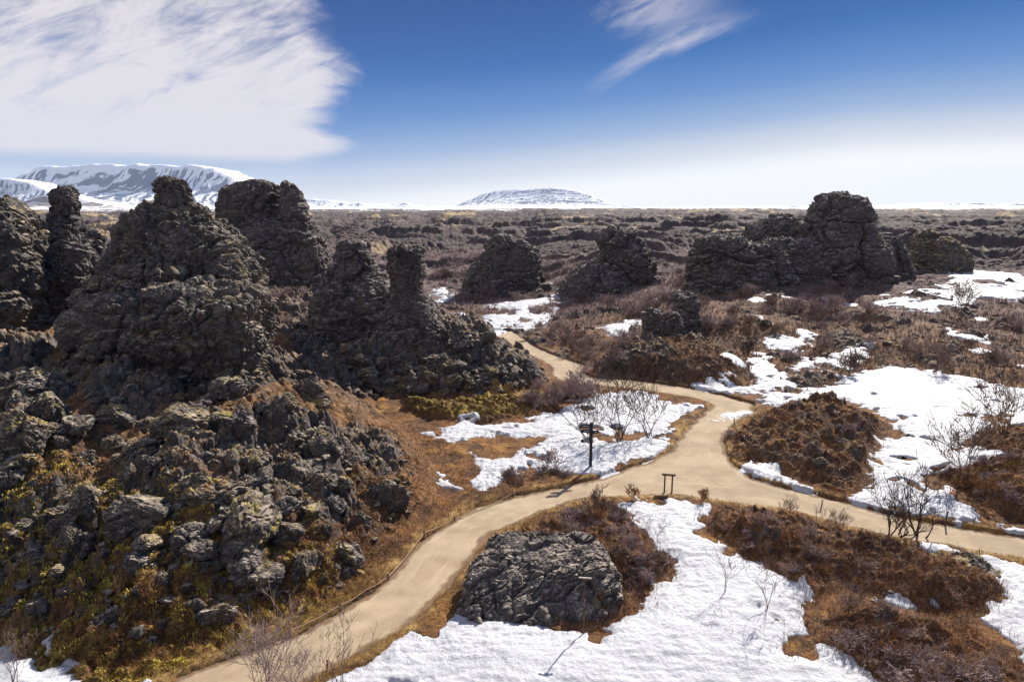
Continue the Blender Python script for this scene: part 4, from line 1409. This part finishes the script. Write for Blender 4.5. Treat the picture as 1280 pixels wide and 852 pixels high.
# ------------------------------------------------------------------ far mountains
def make_mtn_mat():
    m, T = newmat('snowy mountain')
    P = T.pos()
    n = T.noise(0.011, 9, 0.75, P)
    s = T.math('ADD', T.attr('bare'), T.math('MULTIPLY', T.math('SUBTRACT', n, 0.5), 1.7))
    k = T.math('MULTIPLY', T.ramp(s, 0.36, 0.62), 0.9)
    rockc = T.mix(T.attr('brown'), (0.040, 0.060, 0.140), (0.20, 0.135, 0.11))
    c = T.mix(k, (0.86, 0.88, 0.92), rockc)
    T.out(c, 0.9, n, 0.5, 12.0, 0.1)
    return m


M_MTN = make_mtn_mat()


def mountain(name, D, prof, depth, seed, label=None, cliff=0.0, brown=0.0, nx=520, ny=200, gully=1.0, barebias=0.0, scale_=1.0, flat=0.2):
    """prof: skyline (u, v) read off the photo; heights at distance D; slopes fall off in front and behind"""
    us = np.array([p[0] for p in prof], float); vs = np.array([p[1] for p in prof], float)
    X = np.array([dpt(u, v, D).x for u, v in prof]); Z = np.array([dpt(u, v, D).z for u, v in prof])
    xs = np.linspace(X[0], X[-1], nx)
    top = np.interp(xs, X, Z)
    top = top + 0.05 * (max(Z) - 14) * (perlin2(xs / 160, xs * 0 + seed, 3) + 0.5 * perlin2(xs / 60, xs * 0 + seed, 4)) * sstep(20, 90, top)
    t = np.linspace(-1, 1, ny)
    xx, tt = np.meshgrid(xs, t)
    TT = np.broadcast_to(top, xx.shape)
    yy = D + depth * tt
    a = np.clip((np.abs(tt) - flat) / (1 - flat), 0, 1)
    # steep upper flank, long apron below
    fall = (1 - a) ** (1.9 + 0.7 * cliff) * (1 - 0.22 * sstep(0.0, 0.2, a))
    fx, fy = xx.ravel(), yy.ravel()
    q = scale_
    sl = 0.22 * perlin2(fx / (900 * q), fy / (900 * q), seed + 5)
    wpx = fx + q * (60 * perlin2(fx / (170 * q), fy / (170 * q), seed + 11) + 25 * perlin2(fx / (60 * q), fy / (60 * q), seed + 12))
    wpy = fy + q * 60 * perlin2(fx / (150 * q), fy / (190 * q), seed + 13)
    def rid(kx, ky, sd):
        return 1 - np.abs(perlin2((wpx + (0.2 + sl) * wpy) / (kx * q), wpy / (ky * q), sd)) * 1.8
    gl = 0.20 * rid(170, 430, seed) + 0.40 * rid(75, 190, seed + 1) + 0.40 * rid(32, 80, seed + 2)
    gl = gl.reshape(xx.shape)
    hm = max(Z) if max(Z) > 0 else 1
    z = TT * fall + gully * (gl - 0.6) * 0.11 * hm * sstep(0.0, 0.3, a) * sstep(1.0, 0.6, a)
    z = np.maximum(z, -1) - 1.5
    pn = perlin2(fx / (420 * q), fy / (300 * q), seed + 7).reshape(xx.shape)
    bare = sstep(0.0, 0.06, a) * sstep(0.85, 0.3, a) * (0.16 + 0.14 * cliff + 0.85 * (sstep(0.35, 0.85, gl) - 0.25) + 0.07 * pn + 0.18 * cliff * sstep(0.4, 0.12, a)) + barebias
    i = np.arange(nx * ny).reshape(ny, nx)
    F = np.stack([i[:-1, :-1].ravel(), i[:-1, 1:].ravel(), i[1:, 1:].ravel(), i[1:, :-1].ravel()], 1)
    o = link_mesh(name, np.stack([fx, fy, z.ravel()], 1), F, M_MTN)
    attr(o, 'bare', bare.ravel())
    attr(o, 'brown', np.full(nx * ny, brown))
    tag(o, label, kind='structure')
    return o


mountain('mountain', 7000, [(562, 259), (575, 254), (592, 247), (604, 241.5), (622, 238), (640, 236.5), (656, 235.6), (672, 235), (690, 234.6), (706, 235.6), (722, 238.5), (738, 243.5), (754, 250), (770, 256), (785, 259)], 900, 501, 'flat topped snowy mountain alone on the horizon', barebias=0.05, flat=0.03)
mountain('mountain', 7000, [(-60, 246), (40, 226), (60, 216), (74, 211), (120, 208), (200, 208), (262, 209), (278, 212), (292, 216), (306, 222), (318, 232), (332, 245), (352, 253), (380, 258)], 1500, 511, 'long flat topped snowy mountain range behind the left crags', cliff=1.0, scale_=1.7)
mountain('mountain', 5600, [(-160, 226), (-60, 224), (10, 224), (30, 225), (50, 228), (75, 238), (110, 248), (150, 256), (190, 259)], 700, 521, 'low snow streaked mountain at the left border', gully=1.1, barebias=0.1)
mountain('hill', 4300, [(-20, 262), (28, 256), (50, 247), (78, 240), (104, 247), (130, 253), (170, 260)], 300, 531, 'brown cone hill half covered in snow', brown=1.0, barebias=0.25, gully=0.5)
mountain('hill', 6600, [(340, 258), (372, 251), (392, 249), (412, 250), (432, 253), (470, 254), (500, 255), (508, 253), (516, 256), (560, 257), (600, 258)], 500, 541, 'long low snowy ridge left of the lone mountain', gully=0.6)
mountain('hill', 7600, [(780, 259), (850, 258), (960, 257.5), (1060, 257.2), (1110, 256), (1170, 253.5), (1200, 253.2), (1240, 254), (1300, 254), (1400, 256), (1500, 259)], 700, 551, 'faint low snowy hills on the right horizon', gully=0.4)

# ------------------------------------------------------------------ camera, light, sky
cd = bpy.data.cameras.new('Camera')
cd.sensor_width = 36.0
cd.lens = 36.0 * FPX / 1280.0
cd.clip_end = 60000
cd.clip_start = 0.2
cam = bpy.data.objects.new('Camera', cd)
COL.objects.link(cam)
cam.location = (0, 0, CAM_H)
cam.rotation_euler = (math.pi / 2 - PITCH, 0, 0)
scene.camera = cam

SUN_EL, SUN_AZ = math.radians(34), math.radians(31)   # azimuth clockwise from the view direction (+Y)
sv = Vector((math.sin(SUN_AZ) * math.cos(SUN_EL), math.cos(SUN_AZ) * math.cos(SUN_EL), math.sin(SUN_EL)))
ld = bpy.data.lights.new('Sun', 'SUN')
ld.energy = 5.0
ld.angle = math.radians(0.5)
ld.color = (1.0, 0.93, 0.83)
so = bpy.data.objects.new('Sun', ld)
COL.objects.link(so)
so.location = sv * 60
so.rotation_euler = sv.to_track_quat('Z', 'Y').to_euler()

w = bpy.data.worlds.new('World')
scene.world = w
w.use_nodes = True
T = NT(w)
sky = T.n('ShaderNodeTexSky', sky_type='NISHITA')
sky.sun_disc = False
sky.sun_elevation = SUN_EL
sky.sun_rotation = SUN_AZ
sky.altitude = 300
sky.air_density = 1.0
sky.dust_density = 0.6
sky.ozone_density = 2.0
tc = T.n('ShaderNodeTexCoord').outputs['Generated']
sep = T.n('ShaderNodeSeparateXYZ'); T.l(tc, sep.inputs[0])
X_, Y_, Z_ = sep.outputs
az = T.math('ARCTAN2', X_, Y_)
el = T.math('ARCSINE', Z_)


def lin(a, ka, b, kb, c):
    return T.math('ADD', T.math('ADD', T.math('MULTIPLY', a, ka), T.math('MULTIPLY', b, kb)), c)


def vec(a, b):
    c = T.n('ShaderNodeCombineXYZ'); T.l(a, c.inputs[0]); T.l(b, c.inputs[1]); return c.outputs[0]


# the large veil of cloud on the left: fine streaks, ragged right edge, flat base
st = vec(lin(az, 2.2, el, 2.6, 0), lin(az, 4.0, el, -8.0, 0.0))
nA = T.noise(2.6, 9, 0.66, st, 0.7)
nS = T.noise(9.0, 6, 0.65, vec(lin(az, 0.8, el, 0.9, 0), lin(az, 3.0, el, -6.0, 0.0)), 0.4)
nB = T.noise(5.5, 8, 0.68, vec(az, T.math('MULTIPLY', el, 2.6)), 0.4)
edge = T.math('SUBTRACT', lin(T.math('ABSOLUTE', T.math('SUBTRACT', el, 0.16)), -0.55, el, 0.0, -0.212), az)
edge = T.math('ADD', edge, T.math('MULTIPLY', T.math('SUBTRACT', nB, 0.5), 0.17))
edge = T.math('ADD', edge, T.math('MULTIPLY', T.ramp(T.math('ABSOLUTE', T.math('SUBTRACT', el, 0.083)), 0.022, 0.0), 0.045))
low = T.math('ADD', T.math('SUBTRACT', el, 0.056), T.math('MULTIPLY', T.math('SUBTRACT', nB, 0.5), 0.012))
mA = T.math('MULTIPLY', T.ramp(edge, -0.015, 0.055), T.ramp(low, -0.006, 0.014))
dens = T.ramp(T.math('ADD', T.math('ADD', T.math('MULTIPLY', nA, 0.7), T.math('MULTIPLY', nS, 0.3)), T.math('MULTIPLY', T.ramp(el, 0.24, 0.06), 0.20)), 0.34, 0.62)
cloudA = T.math('MULTIPLY', mA, T.math('ADD', T.math('MULTIPLY', dens, 0.74), 0.20))
# two thin wisps high right of the middle
wx = T.math('SUBTRACT', az, 0.205); wz = T.math('SUBTRACT', el, 0.208)
along = lin(wx, 0.93, wz, 0.36, 0); across = lin(wx, -0.36, wz, 0.93, 0)
bend = T.math('ADD', across, T.math('MULTIPLY', T.math('MULTIPLY', along, along), 1.2))
nC = T.noise(3.0, 7, 0.65, vec(T.math('MULTIPLY', along, 3.0), T.math('MULTIPLY', across, 14.0)), 0.4)
w1 = T.math('MULTIPLY', T.ramp(T.math('ABSOLUTE', T.math('ADD', bend, T.math('MULTIPLY', T.math('SUBTRACT', nC, 0.5), 0.03))), 0.018, 0.0), T.ramp(T.math('ABSOLUTE', along), 0.14, 0.02))
ux = T.math('SUBTRACT', az, 0.20); uz = T.math('SUBTRACT', el, 0.262)
w2 = T.math('MULTIPLY', T.ramp(T.math('ABSOLUTE', T.math('ADD', lin(ux, 0.35, uz, 0.0, 0), T.math('MULTIPLY', T.math('SUBTRACT', nC, 0.5), 0.06))), 0.036, 0.0), T.ramp(T.math('ABSOLUTE', uz), 0.06, 0.01))
wis = T.math('MULTIPLY', T.math('ADD', w1, w2, True), T.ramp(nC, 0.25, 0.65))
cl = T.math('MAXIMUM', cloudA, T.math('MULTIPLY', wis, 0.55))
EXPO = 0.95
STR = 0.12
GAIN = 1.0 / (STR * 2 ** EXPO)


def srgb(r, g, b):
    f = lambda c: ((c / 255 + 0.055) / 1.055) ** 2.4 if c > 10 else c / 255 / 12.92
    return tuple(f(c) * GAIN for c in (r, g, b))


# low sky: milky at the horizon and deepening fast, paler on the sun's side
ee = T.math('SUBTRACT', el, T.math('MULTIPLY', T.math('MAXIMUM', T.math('SUBTRACT', T.math('MINIMUM', az, 0.45), -0.25), 0.0), 0.085))
low_ = tuple(1.22 * c for c in srgb(255, 250, 243))
for e0, e1, rgb_ in ((0.0, 0.028, (236, 235, 238)), (0.018, 0.070, (164, 186, 220)), (0.05, 0.118, (84, 136, 202)), (0.105, 0.175, (8, 100, 178)), (0.15, 0.25, (0, 76, 152))):
    low_ = T.mix(T.ramp(ee, e0 - 0.01, e1), low_, srgb(*rgb_))
# away from the sun the low sky is a deeper blue
away = T.ramp(T.math('ABSOLUTE', T.math('SUBTRACT', az, SUN_AZ)), 1.25, 2.2)
low_ = T.mix(away, low_, T.mix(1.0, low_, (0.30, 0.35, 0.47), 'MULTIPLY'))
high = T.mix(1.0, sky.outputs[0], (0.30, 0.40, 0.56), 'MULTIPLY')
skyn = T.mix(T.ramp(el, 0.30, 0.62), low_, high)
skyc = T.mix(cl, skyn, srgb(238, 231, 233))
bg = T.n('ShaderNodeBackground')
bg.inputs['Strength'].default_value = STR
T.l(skyc, bg.inputs[0])
wo = T.n('ShaderNodeOutputWorld')
T.l(bg.outputs[0], wo.inputs[0])

# ------------------------------------------------------------------ air
HAZE = 4e-5
if HAZE > 0:
    bm = bmesh.new()
    box(bm, (0, 7000, 350), (26000, 15200, 780))
    hz = bm_obj('haze', bm, bpy.data.materials.new('air'), None, 0)
    hm_ = hz.data.materials[0]
    hm_.use_nodes = True
    HT = NT(hm_)
    pv = HT.n('ShaderNodeVolumePrincipled')
    pv.inputs['Color'].default_value = (0.60, 0.76, 1.0, 1)
    pv.inputs['Density'].default_value = HAZE
    HT.l(pv.outputs[0], HT.n('ShaderNodeOutputMaterial').inputs['Volume'])
    tag(hz, kind='stuff', label='thin blue air over the lava field')

scene.view_settings.view_transform = 'Standard'
scene.view_settings.look = 'None'
scene.view_settings.gamma = 1.0
scene.view_settings.exposure = EXPO
scene.view_settings.use_curve_mapping = False
scene.cycles.use_denoising = True
scene.cycles.max_bounces = 5
scene.cycles.diffuse_bounces = 3
scene.cycles.volume_bounces = 0
scene.cycles.use_adaptive_sampling = True
print('objects', len(bpy.data.objects))
